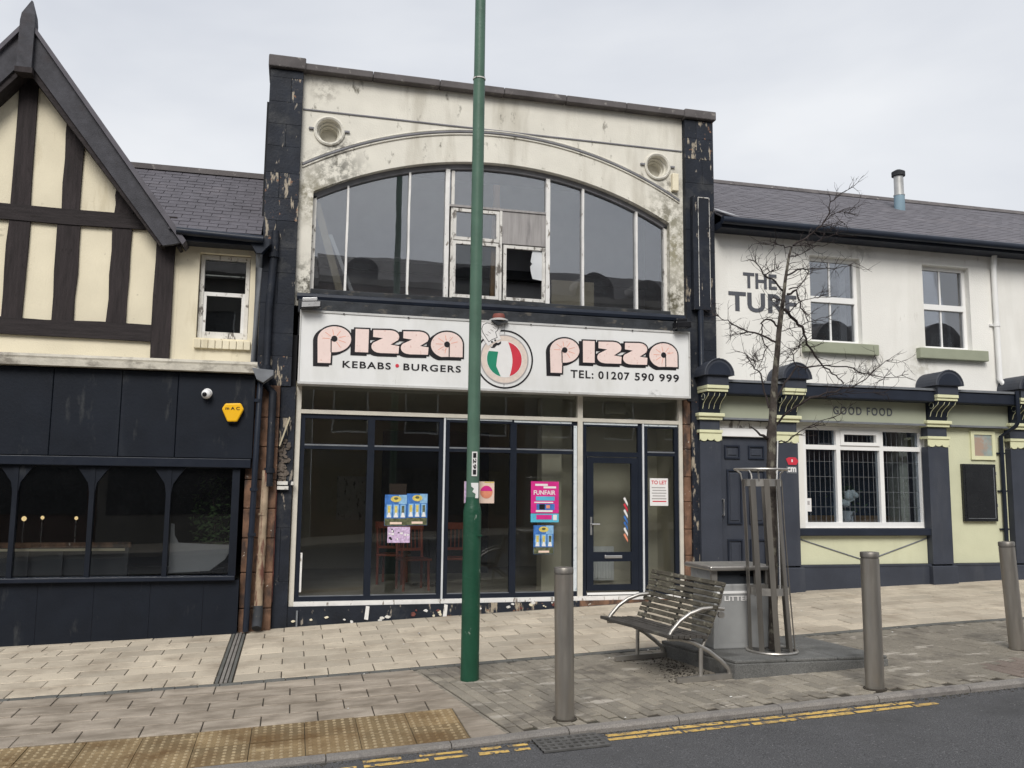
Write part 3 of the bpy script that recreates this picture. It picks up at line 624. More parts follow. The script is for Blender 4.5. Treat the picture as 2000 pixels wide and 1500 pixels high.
for a, b in zip(pj, pj[1:]):
    q = MB(); q.hexa([(a+.0015, FY+.03, zf(a)-.08), (b-.0015, FY+.03, zf(b)-.08), (b-.004, FY+.12, zf(b)-.08), (a+.004, FY+.12, zf(a)-.08), (a+.0015, FY+.03, .74), (b-.0015, FY+.03, .74), (b-.004, FY+.12, .74), (a+.004, FY+.12, .74)]); q.build('stall_panel', 'blue_black', tb)
bx('stall_backing', 'room_black', tb, -5.6, -.61, FY+.1, FY+.28, -.3, .74)
bx('ceiling_panel', 'room_dark', tb, -5.6, -.7, FY+.3, 16.4, 3.0, 3.05)
# sandstone pier and pipes between the two shops
zs = [0, .38, .82, 1.25, 1.62, 1.98, 2.4, 2.78, 3.2]
for a, b in zip(zs, zs[1:]): bx('pier_stone', 'sandstone', tb, -.60, -.21, 11.62+random.uniform(-.012, .012), 11.82, a+.004, b-.004, bevel=.012)
q = MB(); q.tube([(-.46, 11.55, 3.22), (-.46, 11.50, 3.1), (-.475, 11.50, 2.0), (-.50, 11.50, .12)], .038, 10); q.build('downpipe', 'gutter_black', tb, smooth=True)
for z in (2.98, 1.86, 1.30): q = MB(); q.lathe([(.05, -.02), (.05, .02)], (-.478, 11.5, z), 10); q.build('pipe_collar', 'gutter_black', tb)
# what stands inside the left shop
for px, py in ((47, 1013), (83, 1011), (149, 1012)):
    p = PY(px, py, 13.2); l_ = thing('globe_lamp', {47: 'leftmost warm globe lamp glowing inside the dark left shop window', 83: 'middle small globe lamp glowing inside the dark left shop window', 149: 'rightmost warm globe lamp glowing inside the dark left shop window'}[px], 'lamp', (p.x, 13.2, .5), 'globe lamps inside the left shop')
    r_ = .034 if px == 47 else .025
    q = MB(); q.lathe([(.004, -r_), (r_*.7, -r_*.7), (r_, 0), (r_*.7, r_*.7), (.004, r_)], (p.x, 13.2, p.z), 12); q.build('globe', 'lamp_warm', l_, smooth=True)
    q = MB(); q.tube([(p.x, 13.2, .5), (p.x, 13.2, p.z-r_)], .008, 6); q.build('stem', 'alloy', l_)
    q = MB(); q.lathe([(.12, 0), (.12, .02), (.02, .03)], (p.x, 13.2, .5), 12); q.build('base', 'alloy', l_)
cn = thing('display_frame', 'pale timber display frame low behind the left shop window', 'shelf', (-3.0, 11.85, .5))
bx('top_rail', 'sandstone', cn, -4.3, -1.93, 11.80, 11.9, 1.13, 1.19); bx('lip', 'tan_board', cn, -4.3, -1.99, 11.785, 11.80, 1.09, 1.12)
for x in (-4.2, -3.1, -2.72, -1.98): bx('post', 'room_dark', cn, x-.02, x+.03, 11.80, 11.88, .5, 1.13)
bx('back_panel', 'room_dark', cn, -4.25, -1.98, 11.9, 11.92, .5, 1.12)
q = MB(); q.prism([(-1.46, .82), (-.98, .84), (-.80, .98), (-.70, 1.16), (-1.0, 1.17), (-1.36, 1.19), (-1.41, 1.28), (-1.42, 1.42), (-1.46, 1.43)], 11.72, 11.735); tag(q.build('window_sheet', 'room_grey', loc=(-1.1, 11.72, .8)), 'pale torn sheet leaning in the right bay of the left shop window', 'sheet')
pl = thing('potted_plant', 'bushy green plant in the right bay of the left shop window', 'plant', (-1.0, 12.3, .5))
q = MB(); q.lathe([(.1, 0), (.15, .3), (.16, .32), (.14, .32)], (-1.0, 12.3, .5), 14); q.build('pot', 'room_dark', pl)
q = MB(); q.tube([(-1.0, 12.3, .8), (-.98, 12.3, 1.3), (-1.02, 12.28, 1.75)], .012, 6); q.build('stem', 'bark', pl)
q = MB()
for k in range(420):
    a, rr, zz = random.uniform(0, 6.28), random.random()**.6*.32, random.uniform(1.0, 2.0); rr *= 1-.5*abs(zz-1.5)
    c_ = Vector((-1.0+rr*math.cos(a), 12.3+rr*math.sin(a), zz)); d1 = Vector((random.uniform(-1, 1), random.uniform(-1, 1), random.uniform(-.8, .6))).normalized()*.045; d2 = d1.orthogonal().normalized()*.016
    q.add([c_-d1, c_+d2, c_+d1, c_-d2], [(0, 1, 2, 3)])
q.build('leaves', 'leaf', pl)
# camera and alarm box on the fascia
sc = thing('security_camera', 'small white round security camera on the black fascia', 'camera', (-1.09, FY, 3.04))
q = MB(); q.lathe([(.055, 0), (.06, -.025), (.05, -.035), (.01, -.036)], (-1.09, FY, 3.05), 20, 'y'); q.build('base', 'white_plastic', sc, smooth=True)
q = MB(); q.lathe([(.004, -.125), (.03, -.12), (.052, -.10), (.062, -.065), (.05, -.03), (.02, -.02)], (-1.095, FY, 3.035), 20, 'y'); q.build('ball', 'white_plastic', sc, smooth=True)
q = MB(); q.lathe([(.002, -.135), (.026, -.131), (.03, -.112)], (-1.113, FY, 3.026), 16, 'y'); q.build('lens', 'lens_black', sc, smooth=True)
al = thing('alarm_box', 'yellow hexagonal burglar alarm box with dark lettering on the black fascia', 'alarm box', (-.77, FY, 2.82))
hp = [(-.865, 2.925), (-.68, 2.935), (-.64, 2.86), (-.715, 2.70), (-.83, 2.695), (-.905, 2.855)]
q = MB(); q.prism(hp, FY-.075, FY); q.build('cover', 'yellow_box', al, bevel=.015)
bx('base', 'lens_black', al, -.82, -.725, FY-.055, FY, 2.68, 2.705); text('lettering', 'm A C', -.86, -.69, 2.845, 2.885, FY-.0755, 'print_black', al, .003, .02)

# ================================================================== PIZZA SHOP (centre)
def curve_plate(name, loops, y0, y1, m_, parent):
    cu = bpy.data.curves.new('c', 'CURVE'); cu.dimensions = '2D'; cu.fill_mode = 'BOTH'; cu.extrude = (y1-y0)/2
    for lp in loops:
        s_ = cu.splines.new('POLY'); s_.points.add(len(lp)-1); s_.use_cyclic_u = True
        for p_, c_ in zip(s_.points, lp): p_.co = (c_[0], c_[1], 0, 1)
    to = bpy.data.objects.new('c', cu); COL.objects.link(to); bpy.context.view_layer.update()
    me = bpy.data.meshes.new_from_object(to.evaluated_get(bpy.context.evaluated_depsgraph_get())); bpy.data.objects.remove(to)
    q = MB(); q.v = [(v.co.x, (y0+y1)/2-v.co.z, v.co.y) for v in me.vertices]; q.f = [tuple(p.vertices) for p in me.polygons]; q.mi = [0]*len(q.f); bpy.data.meshes.remove(me)
    return q.build(name, m_, parent)
pz = thing('takeaway_shop', 'two-storey shop with stained cream stucco, arched upper window and black pilasters', 'building', (2.7, W, zf(2.7)))
def arch_z(x, cx, half, rise, spring):
    r_ = (half*half+rise*rise)/(2*rise); return spring-(r_-rise)+math.sqrt(max(0, r_*r_-(x-cx)**2))
AC, AH, AR_, AS = 2.72, 2.61, .66, 5.89
top = [(AC-AH+2*AH*i/40, arch_z(AC-AH+2*AH*i/40, AC, AH, AR_, AS)) for i in range(41)]
hole = [(AC-AH, 4.50), (AC+AH, 4.50)]+top[::-1]
circ = lambda cx, cz, r_: [(cx+r_*math.cos(a*math.pi/14), cz+r_*math.sin(a*math.pi/14)) for a in range(28)]
curve_plate('upper_wall', [[(-.08, 4.3), (5.55, 4.3), (5.55, 7.56), (-.08, 7.56)], hole, circ(.29, 6.76, .165), circ(5.14, 6.75, .165)], W, W+.30, 'stucco', pz)
for cx, cz in ((.29, 6.76), (5.14, 6.75)):
    ro = MB(); ro.lathe([(.21, .0), (.21, -.025), (.19, -.035), (.168, -.02), (.16, .06), (.14, .062), (.138, .13), (.12, .132), (.118, .24), (.001, .24)], (cx, W-.001, cz), 28, 'y', False); ro.build('roundel', 'stucco', pz, smooth=True)
    for sx in (-1, 1): bx('roundel_stub', 'moulding_grey', pz, cx+sx*.24-.035, cx+sx*.24+.035, W-.03, W+.01, cz-.0, cz+.025)
o_pts = [(2.72-2.77+5.54*i/36, arch_z(2.72-2.77+5.54*i/36, 2.72, 2.77, .74, 6.25)) for i in range(37)]
for k, (dz, r_, mm) in enumerate(((0, .017, 'moulding_grey'), (-.035, .012, 'stucco'), (.03, .012, 'stucco'))):
    q = MB(); q.tube([(x, W-.008, z+dz) for x, z in o_pts], r_, 8); q.build('arch_moulding', mm, pz)
q = MB(); q.tube([(-.07, W-.004, 7.035), (5.54, W-.004, 7.03)], .014, 8); q.build('string_moulding', 'moulding_grey', pz)
for a, b in zip(range(6), range(1, 7)):
    x0, x1 = -.08+a*.938, -.08+b*.938; bx('coping_stone', 'coping', pz, x0+.003, x1-.003, W-.13, W+.42, 7.545+random.uniform(-.004, .004), 7.645, bevel=.012)
bx('roof_deck', 'room_dark', pz, -.5, 6.0, W+.3, 17, 7.0, 7.1)
for x in (-.5, 5.9): bx('side_wall', 'brick_far', pz, x, x+.12, W+.25, 17, 0, 7.4)
bx('back_wall', 'brick_far', pz, -.5, 6.02, 17, 17.2, 0, 7.4)
# pilasters of painted blocks
def pil(x0, x1, z0, z1, y, m_, sizes=(.30, .42)):
    z = z0; k = 0
    while z < z1-.02:
        h = min(random.uniform(*sizes), z1-z); xm = x0+(x1-x0)*(random.uniform(.35, .65))
        cells_ = ((x0, xm), (xm, x1)) if k % 2 else ((x0, x1),)
        for a, b in cells_: bx('pilaster_block', m_ if random.random() < .82 else 'black_paint_flaking', pz, a+.0015, b-.0015, y+random.uniform(-.002, .002), W+.28, z+.001, z+h-.001, bevel=.003)
        z += h; k += 1
pil(-.52, -.08, 3.2, 7.52, W-.10, 'black_paint'); pil(5.55, 6.02, 3.2, 7.50, W-.10, 'black_paint')
pil(-.205, -.012, .0, 3.2, W-.08, 'black_paint', (.5, .9)); pil(5.60, 5.80, .2, 3.2, W-.10, 'black_paint_flaking', (.4, .7))
bx('pilaster_core', 'room_black', pz, -.50, -.02, W+.02, W+.3, 0, 7.5); bx('pilaster_core', 'room_black', pz, 5.53, 6.0, W+.02, W+.3, 0, 7.5)
bx('pilaster_cap', 'coping', pz, -.545, -.055, W-.16, W+.42, 7.535, 7.70, bevel=.015); bx('pilaster_cap', 'coping', pz, 5.535, 6.05, W-.16, W+.42, 7.52, 7.655, bevel=.015)
q = MB(); q.box(5.62, 5.90, W-.2, W-.08, 4.55, 6.28); q.build('pilaster_box', 'black_paint', pz, bevel=.006)
for x in (5.70, 5.88): q = MB(); q.box(x, x+.007, W-.204, W-.2, 4.6, 6.26); q.build('flaked_edge', 'old_white', pz)
bx('flaked_edge', 'old_white', pz, 5.71, 5.88, W-.204, W-.2, 6.255, 6.268)
q = MB(); q.tube([(5.74, W-.16, 4.55), (5.74, W-.16, 3.72), (5.70, W-.2, 3.6)], .045, 10); q.build('downpipe', 'gutter_black', pz, smooth=True)
q = MB(); q.tube([(-.36, W-.15, 5.25), (-.36, W-.15, 5.0), (-.40, W-.16, 4.2), (-.40, W-.16, 3.2), (-.30, 11.56, 3.1), (-.30, 11.56, 1.9)], .05, 10); q.build('downpipe', 'black_paint', pz, smooth=True)
for z in (4.92, 3.42, 2.1): q = MB(); q.lathe([(.066, -.03), (.066, .03)], (-.365 if z > 4.8 else (-.40 if z > 3 else -.30), W-.155 if z > 3 else 11.56, z), 12); q.build('pipe_collar', 'black_paint', pz)
q = MB(); q.tube([(-.345, 11.56, 2.1), (-.355, 11.56, 1.2), (-.365, 11.56, .42)], [.045, .05, .052], 10); q.build('rust_stripped_pipe', 'old_pipe', pz, smooth=True)
for z in (1.55, 1.05, .7): q = MB(); q.lathe([(.055, -.012), (.055, .012)], (-.36, 11.56, z), 10); q.build('pipe_collar', 'old_pipe', pz)
q = MB(); q.tube([(-.365, 11.56, .42), (-.365, 11.54, .26), (-.37, 11.46, .16)], [.06, .062, .06], 10); q.build('pipe_shoe', 'sill_black', pz, smooth=True)
bx('red_boarding', 'red_strip', pz, -.275, -.20, W-.14, W-.02, .45, 1.90)
q = MB()
for k in range(90):
    x, z = random.uniform(-.195, -.07), random.uniform(1.98, 2.5); s_ = random.uniform(.016, .034); q.prism([(x+s_*random.uniform(.6, 1.2)*math.cos(i*1.05), z+s_*random.uniform(.5, .9)*math.sin(i*1.05)) for i in range(6)], W-.085-random.uniform(0, .02), W-.06)
o = q.build('exposed_rubble', 'rubble', pz); o['kind'] = 'stuff'
q = MB(); q.prism([(-.20, 2.42), (-.185, 2.41), (-.07, 2.78), (-.085, 2.80)], W-.16, W-.13); q.build('hanging_lath', 'tan_board', pz)
for x0, x1, z in ((-.20, -.07, 1.92), (-.03, .0, 1.92), (-.2, -.06, 1.86)): bx('pale_packer', 'old_white', pz, x0, x1, W-.15, W-.08, z, z+.045)
# arched window
WY = 11.95
q = MB()
fr_pts = [(AC-AH+.03, 4.52)]+[(x, z-.045) for x, z in top]+[(AC+AH-.03, 4.52)]
for (xa, za), (xb, zb) in zip(top, top[1:]): q.hexa([(xa, WY-.05, za-.075), (xb, WY-.05, zb-.075), (xb, WY+.06, zb-.075), (xa, WY+.06, za-.075), (xa, WY-.05, za-.001), (xb, WY-.05, zb-.001), (xb, WY+.06, zb-.001), (xa, WY+.06, za-.001)])
q.build('arch_frame', 'moulding_grey', pz)
for a, b in ((AC-AH+.002, AC-AH+.05), (AC+AH-.05, AC+AH-.002)): bx('jamb', 'old_white', pz, a, b, WY-.05, WY+.06, 4.52, 5.86)
def az(x): return arch_z(x, AC, AH, AR_, AS)-.07
for x, wd in ((.58, .028), (1.43, .028), (1.97, .06), (3.46, .06), (4.0, .03), (4.84, .03)):
    q = MB(); n = 8; zs_ = [4.52+(az(x)-4.52)*i/n for i in range(n+1)]
    L = [(x-wd/2+random.uniform(-.003, .003), z) for z in zs_]; q.prism(L+[(x+wd/2+random.uniform(-.003, .003), z) for z in zs_[::-1]], WY-.055, WY+.03); q.build('mullion', 'white_peel', pz)
for a, b in ((.16, .566), (.594, 1.416), (1.444, 1.94), (3.49, 3.985), (4.015, 4.825), (4.855, 5.28)):
    n = 8; q = MB(); q.prism([(a, 4.54), (b, 4.54)]+[(b+(a-b)*i/n, az(b+(a-b)*i/n)+.02) for i in range(n+1)], WY+.0, WY+.006); q.build('pane', 'glass_upper', pz)
q = MB(); n = 8; a, b = 2.0, 3.43; q.prism([(a, 5.91), (b, 5.91)]+[(b+(a-b)*i/n, az(b+(a-b)*i/n)+.02) for i in range(n+1)], WY, WY+.006); q.build('pane', 'glass_upper', pz)
bx('transom', 'plywood', pz, 2.0, 3.43, WY-.055, WY+.02, 5.885, 5.915)
q = MB(); q.box(2.03, 2.075, WY-.03, WY+.02, 4.56, 6.42); q.build('inner_jamb', 'old_white', pz)
def sash(name, x0, x1, z0, z1, m_='old_white', t=.045, y=WY-.045):
    q = MB(); q.box(x0, x0+t, y, y+.05, z0, z1); q.box(x1-t, x1, y, y+.05, z0, z1); q.box(x0+t, x1-t, y, y+.05, z0, z0+t); q.box(x0+t, x1-t, y, y+.05, z1-t, z1); return q.build(name, m_, pz)
s1 = sash('sash', 2.06, 2.735, 5.41, 5.87); pane(s1, 2.1, 2.69, 5.45, 5.83, WY-.02, 'glass_upper')
s2 = sash('sash', 2.06, 2.735, 4.575, 5.395); pane(s2, 2.1, 2.69, 4.62, 5.35, WY-.02, 'glass_left')
s3 = sash('sash', 2.80, 3.425, 4.575, 5.385)
q = MB(); q.prism([(3.38, 5.345), (3.38, 4.90), (3.24, 4.92), (3.215, 5.02), (3.205, 5.10), (3.235, 5.14), (3.21, 5.17), (3.225, 5.26), (3.24, 5.345)], WY-.02, WY-.015); q.build('glass_shard', 'metal_white', s3)
bx('boarded_light', 'plywood', pz, 2.765, 3.43, WY-.04, WY-.01, 5.405, 5.88)
bx('mullion', 'old_white', pz, 2.74, 2.775, WY-.05, WY+.02, 4.56, 5.885)
bx('window_board', 'sill_black', pz, .12, 5.32, W-.04, W+.3, 4.44, 4.535, bevel=.01)
q = MB(); q.tube([(-.05, W-.10, 4.40), (5.5, W-.10, 4.42)], .055, 8); q.build('ledge_roll', 'gutter_black', pz, smooth=True)
bx('ledge', 'sill_black', pz, -.03, 5.53, W-.16, W+.02, 4.18, 4.36, bevel=.01)
bx('alarm_bracket', 'cream_render', pz, 5.36, 5.46, W-.07, W+.01, 6.38, 6.65, bevel=.01)
# room upstairs
up_ = bx('upper_room', 'room_grey', pz, -.3, 5.8, 13.9, 14.0, 4.3, 7.0); bx('upper_beam', 'room_dark', pz, -.3, 5.8, 13.75, 13.9, 5.35, 5.5); bx('upper_floor', 'room_dark', pz, -.35, 5.87, W+.02, 17, 3.9, 4.28)
def lean(name, a, b, wd, th, m_, label, cat):
    q = MB(); q.bar([a, b], wd, th, (1, 0, .2)); return tag(q.build(name, m_, loc=a), label, cat)
p1, p2 = PY(664, 570, 12.03), PY(618, 396, 11.99); lean('leaning_board', p1, p2, .10, .02, 'tan_board', 'tan board leaning behind the leftmost arched window pane', 'board')
p1, p2 = PY(690, 577, 12.02), PY(645, 458, 11.985); lean('metal_strip', p1, p2, .05, .015, 'metal_white', 'thin white metal strip leaning in the arched window beside the tan board', 'strip')
p1, p2 = PY(968, 585, 12.0), PY(966, 352, 12.0)
q = MB(); zz = [4.3, 4.8, 5.4, 5.9, 6.1, 6.3]; ww = [.085, .075, .065, .055, .04, .05]
q.prism([(p1.x-a, b) for a, b in zip(ww, zz)]+[(p1.x+a, b) for a, b in zip(ww[::-1], zz[::-1])], 12.0, 12.08); tag(q.build('timber_post', 'raw_wood', loc=(p1.x, 12.0, 4.3)), 'bare brown timber post standing behind the middle upper window', 'post')
a, b = PY(1077, 605, 11.98), PY(1160, 552, 11.98)
bx('beige_board', 'tan_board', None, a.x, b.x, 11.98, 12.0, 4.3, b.z); tag(bpy.data.objects['beige_board'], 'plain beige board propped in the arched window right of the sashes', 'board')
# ---------------------------------------------------------------- sign
SY = 11.52
sg = thing('shop_sign', 'long white lightbox sign with outlined pizza lettering and a flag emblem', 'sign', (2.75, SY, 3.23))
SX0, SX1, SZ0, SZ1 = 0.0, 5.50, 3.22, 4.19
bx('sign_panel', 'sign_white', sg, SX0+.02, 2.735, SY, SY+.2, SZ0+.03, SZ1-.03); bx('sign_panel', 'sign_white', sg, 2.742, SX1-.02, SY, SY+.2, SZ0+.03, SZ1-.03)
q = MB(); q.box(SX0, SX1, SY-.012, SY+.26, SZ0, SZ0+.028); q.box(SX0, SX1, SY-.012, SY+.26, SZ1-.028, SZ1); q.box(SX0, SX0+.018, SY-.012, SY+.26, SZ0+.028, SZ1-.028); q.box(SX1-.018, SX1, SY-.012, SY+.26, SZ0+.028, SZ1-.028); q.build('sign_frame', 'sign_edge', sg)
for x in (.55, 1.4, 2.3, 2.72, 3.1, 3.9, 4.6): bx('frame_clip', 'print_black', sg, x, x+.02, SY-.02, SY-.011, SZ1-.034, SZ1-.02)
def s6(zx, zy): p = PY(560+zx/4.762, 570+zy/4.762, SY); return (p.x, p.z)
def s7(zx, zy): p = PY(900+zx/4.255, 590+zy/4.255, SY); return (p.x, p.z)
def pxarc(cx, cy, r_, a0, a1, n=16, ry=None): return [(cx+r_*math.cos(R(a0+(a1-a0)*i/n)), cy-(ry or r_)*math.sin(R(a0+(a1-a0)*i/n))) for i in range(n+1)]
LET = {
 'p': [(287, 660), (287, 455)]+pxarc(443, 442, 156, 178, -92, 26, 120)+[(412, 562), (406, 664)],
 'i': [(640, 345), (765, 350), (757, 565), (634, 560)],
 'z1': [(805, 355), (960, 358)]+pxarc(965, 420, 80, 85, -10, 8, 60)+[(1035, 450), (965, 492), (1045, 506), (1038, 575), (872, 570)]+pxarc(865, 510, 78, 265, 140, 8, 58)+[(895, 432), (803, 420)],
 'z2': [(1085, 368), (1235, 371)]+pxarc(1240, 433, 78, 85, -10, 8, 60)+[(1308, 463), (1238, 505), (1318, 518), (1312, 586), (1145, 582)]+pxarc(1138, 522, 78, 265, 140, 8, 58)+[(1165, 445), (1083, 432)],
 'a': [(1508, 606), (1503, 606)]+pxarc(1488, 494, 148, -100, -360, 26, 120)[1:]+[(1634, 610)]}
DOT = {'p': (443, 437, (413, 440), (412, 562)), 'a': (1490, 490, (1511, 490), (1509, 604))}
base2 = s7(745, 590)[0]-s6(287, 660)[0]; dz2 = s7(860, 303)[1]-s6(440, 322)[1]; wscale = (s7(1800, 540)[0]-s7(745, 540)[0])/(s6(1634, 600)[0]-s6(287, 600)[0])
ox = s6(287, 660)[0]
for rep in (0, 1):
    def tw(p):
        x, z = s6(*p); z -= 0
        if rep: x = ox+(x-ox)*wscale+base2; z += dz2
        return (x, z)
    for k, pts in LET.items():
        w_ = [tw(p) for p in pts]
        sh = [(x-.038, z-.026) for x, z in offset_poly(w_, .020)]
        curve_plate('letter_shadow', [sh], SY-.004, SY-.0005, 'print_black', sg)
        curve_plate('letter_outline', [offset_poly(w_, .021)], SY-.0075, SY-.0045, 'print_black', sg)
        ltr = curve_plate('letter', [w_], SY-.011, SY-.008, 'print_pink', sg)
        if k in DOT:
            cx, cy, a, b = DOT[k]; c_ = tw((cx, cy)); aa, bb = tw(a), tw(b)
            curve_plate('counter', [circ(c_[0], c_[1], .04)], SY-.014, SY-.0115, 'print_black', ltr)
            q = MB(); q.prism([(aa[0]-.007, aa[1]), (aa[0]+.007, aa[1]), (bb[0]+.007, bb[1]), (bb[0]-.007, bb[1])], SY-.0135, SY-.0115); q.build('counter_slit', 'print_black', ltr)
            q = MB()
            for an in range(20, 350, 40):
                if k == 'p' and 200 < an < 300 or k == 'a' and an > 270: continue
                d_ = (math.cos(R(an)), math.sin(R(an))); n_ = (-d_[1]*.003, d_[0]*.003); r1, r2 = .06, .155
                q.prism([(c_[0]+d_[0]*r1-n_[0], c_[1]+d_[1]*r1*.8-n_[1]), (c_[0]+d_[0]*r2-n_[0], c_[1]+d_[1]*r2*.8-n_[1]), (c_[0]+d_[0]*r2+n_[0], c_[1]+d_[1]*r2*.8+n_[1]), (c_[0]+d_[0]*r1+n_[0], c_[1]+d_[1]*r1*.8+n_[1])], SY-.0122, SY-.0112)
            q.build('tile_lines', 'print_orange', ltr)
a, b = s6(518, 705), s6(965, 640); z0_, z1_ = s6(745, 715)[1], s6(745, 650)[1]
text('lettering', 'KEBABS', s6(518, 700)[0], s6(968, 700)[0], z0_, z1_, SY, 'print_black', sg, .004, .022, 1.2)
text('lettering', 'BURGERS', s6(1085, 700)[0], s6(1620, 700)[0], z0_, z1_, SY, 'print_black', sg, .004, .022, 1.2)
c_ = s6(1027, 687); curve_plate('bullet', [circ(c_[0], c_[1], .024)], SY-.005, SY-.0005, 'print_red', sg)
z0_, z1_ = s7(1400, 650)[1], s7(1400, 585)[1]
for wd_, a_, b_ in (('TEL:', 912, 1102), ('01207', 1142, 1402), ('590', 1445, 1605), ('999', 1648, 1812)): text('lettering', wd_, s7(a_, 600)[0], s7(b_, 600)[0], z0_, z1_, SY, 'print_black', sg, .004, .020, 1.15)
# emblem: ring, pale rim, three-colour disc, cook's hat and moustache
def e3(zx, zy): p = PY(880+zx/9.375, 620+zy/9.375, SY); return (p.x, p.z)
ec = e3(985, 765); er = (e3(1510, 765)[0]-ec[0])
def ring(cx, cz, r1, r2, n=48): return [[(cx+r1*math.cos(i*2*math.pi/n), cz+r1*math.sin(i*2*math.pi/n)) for i in range(n)], [(cx+r2*math.cos(i*2*math.pi/n), cz+r2*math.sin(i*2*math.pi/n)) for i in range(n)]]
curve_plate('emblem_ring', ring(*ec, er, er-.022), SY-.004, SY-.0005, 'print_black', sg)
curve_plate('emblem_rim', ring(*ec, er*.84, er*.83-.012), SY-.006, SY-.0045, 'print_grey', sg)
curve_plate('emblem_disc', [ring(*ec, er*.82, .1)[0]], SY-.004, SY-.001, 'print_cream', sg)
curve_plate('emblem_field', [ring(*ec, er*.62, .1)[0]], SY-.0055, SY-.0042, 'print_white', sg)
fr_ = er*.60
def lens(a0, a1, bend, side):
    outer = [(ec[0]+fr_*math.cos(R(a0+(a1-a0)*i/16)), ec[1]+fr_*math.sin(R(a0+(a1-a0)*i/16))) for i in range(17)]
    p_, q_ = outer[-1], outer[0]; inner = [(p_[0]+(q_[0]-p_[0])*i/10+side*bend*math.sin(math.pi*i/10), p_[1]+(q_[1]-p_[1])*i/10) for i in range(1, 10)]
    return outer+inner
curve_plate('emblem_stripe', [lens(-72, 78, .05, 1)], SY-.0075, SY-.0058, 'print_red', sg)
curve_plate('emblem_stripe', [lens(155, 258, .0, 1)[:17]+[(ec[0]-.115, ec[1]-.1), (ec[0]-.105, ec[1]+.0), (ec[0]-.09, ec[1]+.1)]], SY-.0075, SY-.0058, 'print_green', sg)
HAT = [(700, 440), (620, 320), (590, 270), (575, 210), (600, 140), (660, 110), (720, 120), (760, 140), (800, 125), (850, 140), (870, 190), (850, 240), (815, 265), (835, 340), (845, 365), (800, 385), (750, 405)]
hw = [e3(*p) for p in HAT]; curve_plate('emblem_hat_edge', [offset_poly(hw, .045)], SY-.0085, SY-.0078, 'print_white', sg); curve_plate('emblem_hat_line', [offset_poly(hw, .008)], SY-.0095, SY-.0088, 'print_black', sg); curve_plate('emblem_hat', [hw], SY-.0105, SY-.0098, 'print_white', sg)
curve_plate('emblem_moustache', [[e3(*p) for p in ((720, 535), (760, 540), (775, 500), (830, 460), (870, 470), (925, 435), (920, 480), (880, 510), (845, 510), (800, 555), (755, 560))]], SY-.0095, SY-.008, 'print_black', sg)
for p in ((755, 450), (815, 420)): c_ = e3(*p); curve_plate('emblem_eye', [circ(c_[0], c_[1], .014)], SY-.0095, SY-.0085, 'print_black', sg)
q = MB()
for k in range(4): a_, b_ = e3(635+k*45, 300-k*40), e3(690+k*45, 335-k*40); q.tube([(a_[0], SY-.011, a_[1]), (b_[0], SY-.011, b_[1])], .004, 5)
q.build('emblem_hat_marks', 'print_grey', sg)
rl = thing('sign_lamp', 'small rusty red lamp fitting on top of the sign above the emblem', 'lamp', (2.66, SY+.02, 4.19))
q = MB(); q.lathe([(.13, 0), (.13, .02), (.09, .035)], (2.66, SY+.03, 4.192), 18); q.build('base', 'sign_edge', rl); q = MB(); q.lathe([(.085, .036), (.09, .06), (.075, .10), (.01, .11)], (2.66, SY+.03, 4.192), 18); q.build('dome', 'red_lamp', rl, smooth=True)
q = MB(); q.prism([(2.54, 4.185), (2.78, 4.185), (2.70, 4.13), (2.62, 4.12)], SY-.07, SY-.02); q.build('hood', 'sill_black', rl)
def flood(x, z, mm, label, wd=.26, rz=0):
    t = thing('floodlight', label, 'floodlight', (x, SY-.02, z), 'floodlights on the sign')
    q = MB(); q.prism([(x, z-.01), (x+wd, z+.015), (x+wd, z+.105), (x, z+.085)], SY-.16, SY-.02); q.build('housing', 'lens_black', t, bevel=.01)
    q = MB(); q.prism([(x+.02, z+.09), (x+wd-.05, z+.105), (x+wd-.05, z+.15), (x+.02, z+.135)], SY-.13, SY-.02); q.build('gear_box', mm, t, bevel=.008)
    q = MB(); q.prism([(x+.015, z+.004), (x+wd-.015, z+.028), (x+wd-.015, z+.09), (x+.015, z+.07)], SY-.166, SY-.159); q.build('glass_front', mm, t)
    q = MB(); q.tube([(x+wd/2, SY-.05, z+.05), (x+wd/2, W-.1, z+.0)], .015, 6); q.build('arm', 'lens_black', t)
flood(.0, 4.19, 'alloy', 'silver and black floodlight above the left end of the sign'); flood(5.22, 4.215, 'lens_black', 'black floodlight above the right end of the sign', .24)
# ---------------------------------------------------------------- shopfront
SF = 11.82
q = MB(); q.box(.0, .062, W-.02, SF+.06, .375, 3.24); q.build('shopfront_post', 'cream_frame', pz)
q = MB(); q.box(3.885, 3.958, W-.02, SF+.06, .43, 3.24); q.build('shopfront_post', 'cream_frame', pz)
q = MB(); q.box(5.435, 5.49, W-.02, SF+.06, .43, 3.24); q.build('shopfront_post', 'cream_frame', pz)
for x in (1.968, 4.868): bx('shopfront_post', 'metal_white', pz, x, x+.024, W-.01, SF+.06, .43, 2.86)
bx('shopfront_rail', 'cream_frame', pz, .062, 5.435, W-.015, SF+.06, 2.86, 2.912); bx('shopfront_sill', 'white_peel', pz, .062, 5.49, W-.035, SF+.06, .375, .43)
for a, b in ((.062, 3.885), (3.958, 5.435)): pane(pz, a, b, 2.912, 3.24, SF+.03, 'glass_shop')
bx('light_box_behind', 'tan_board', pz, 4.35, 4.66, SF+.10, SF+.2, 3.0, 3.16)
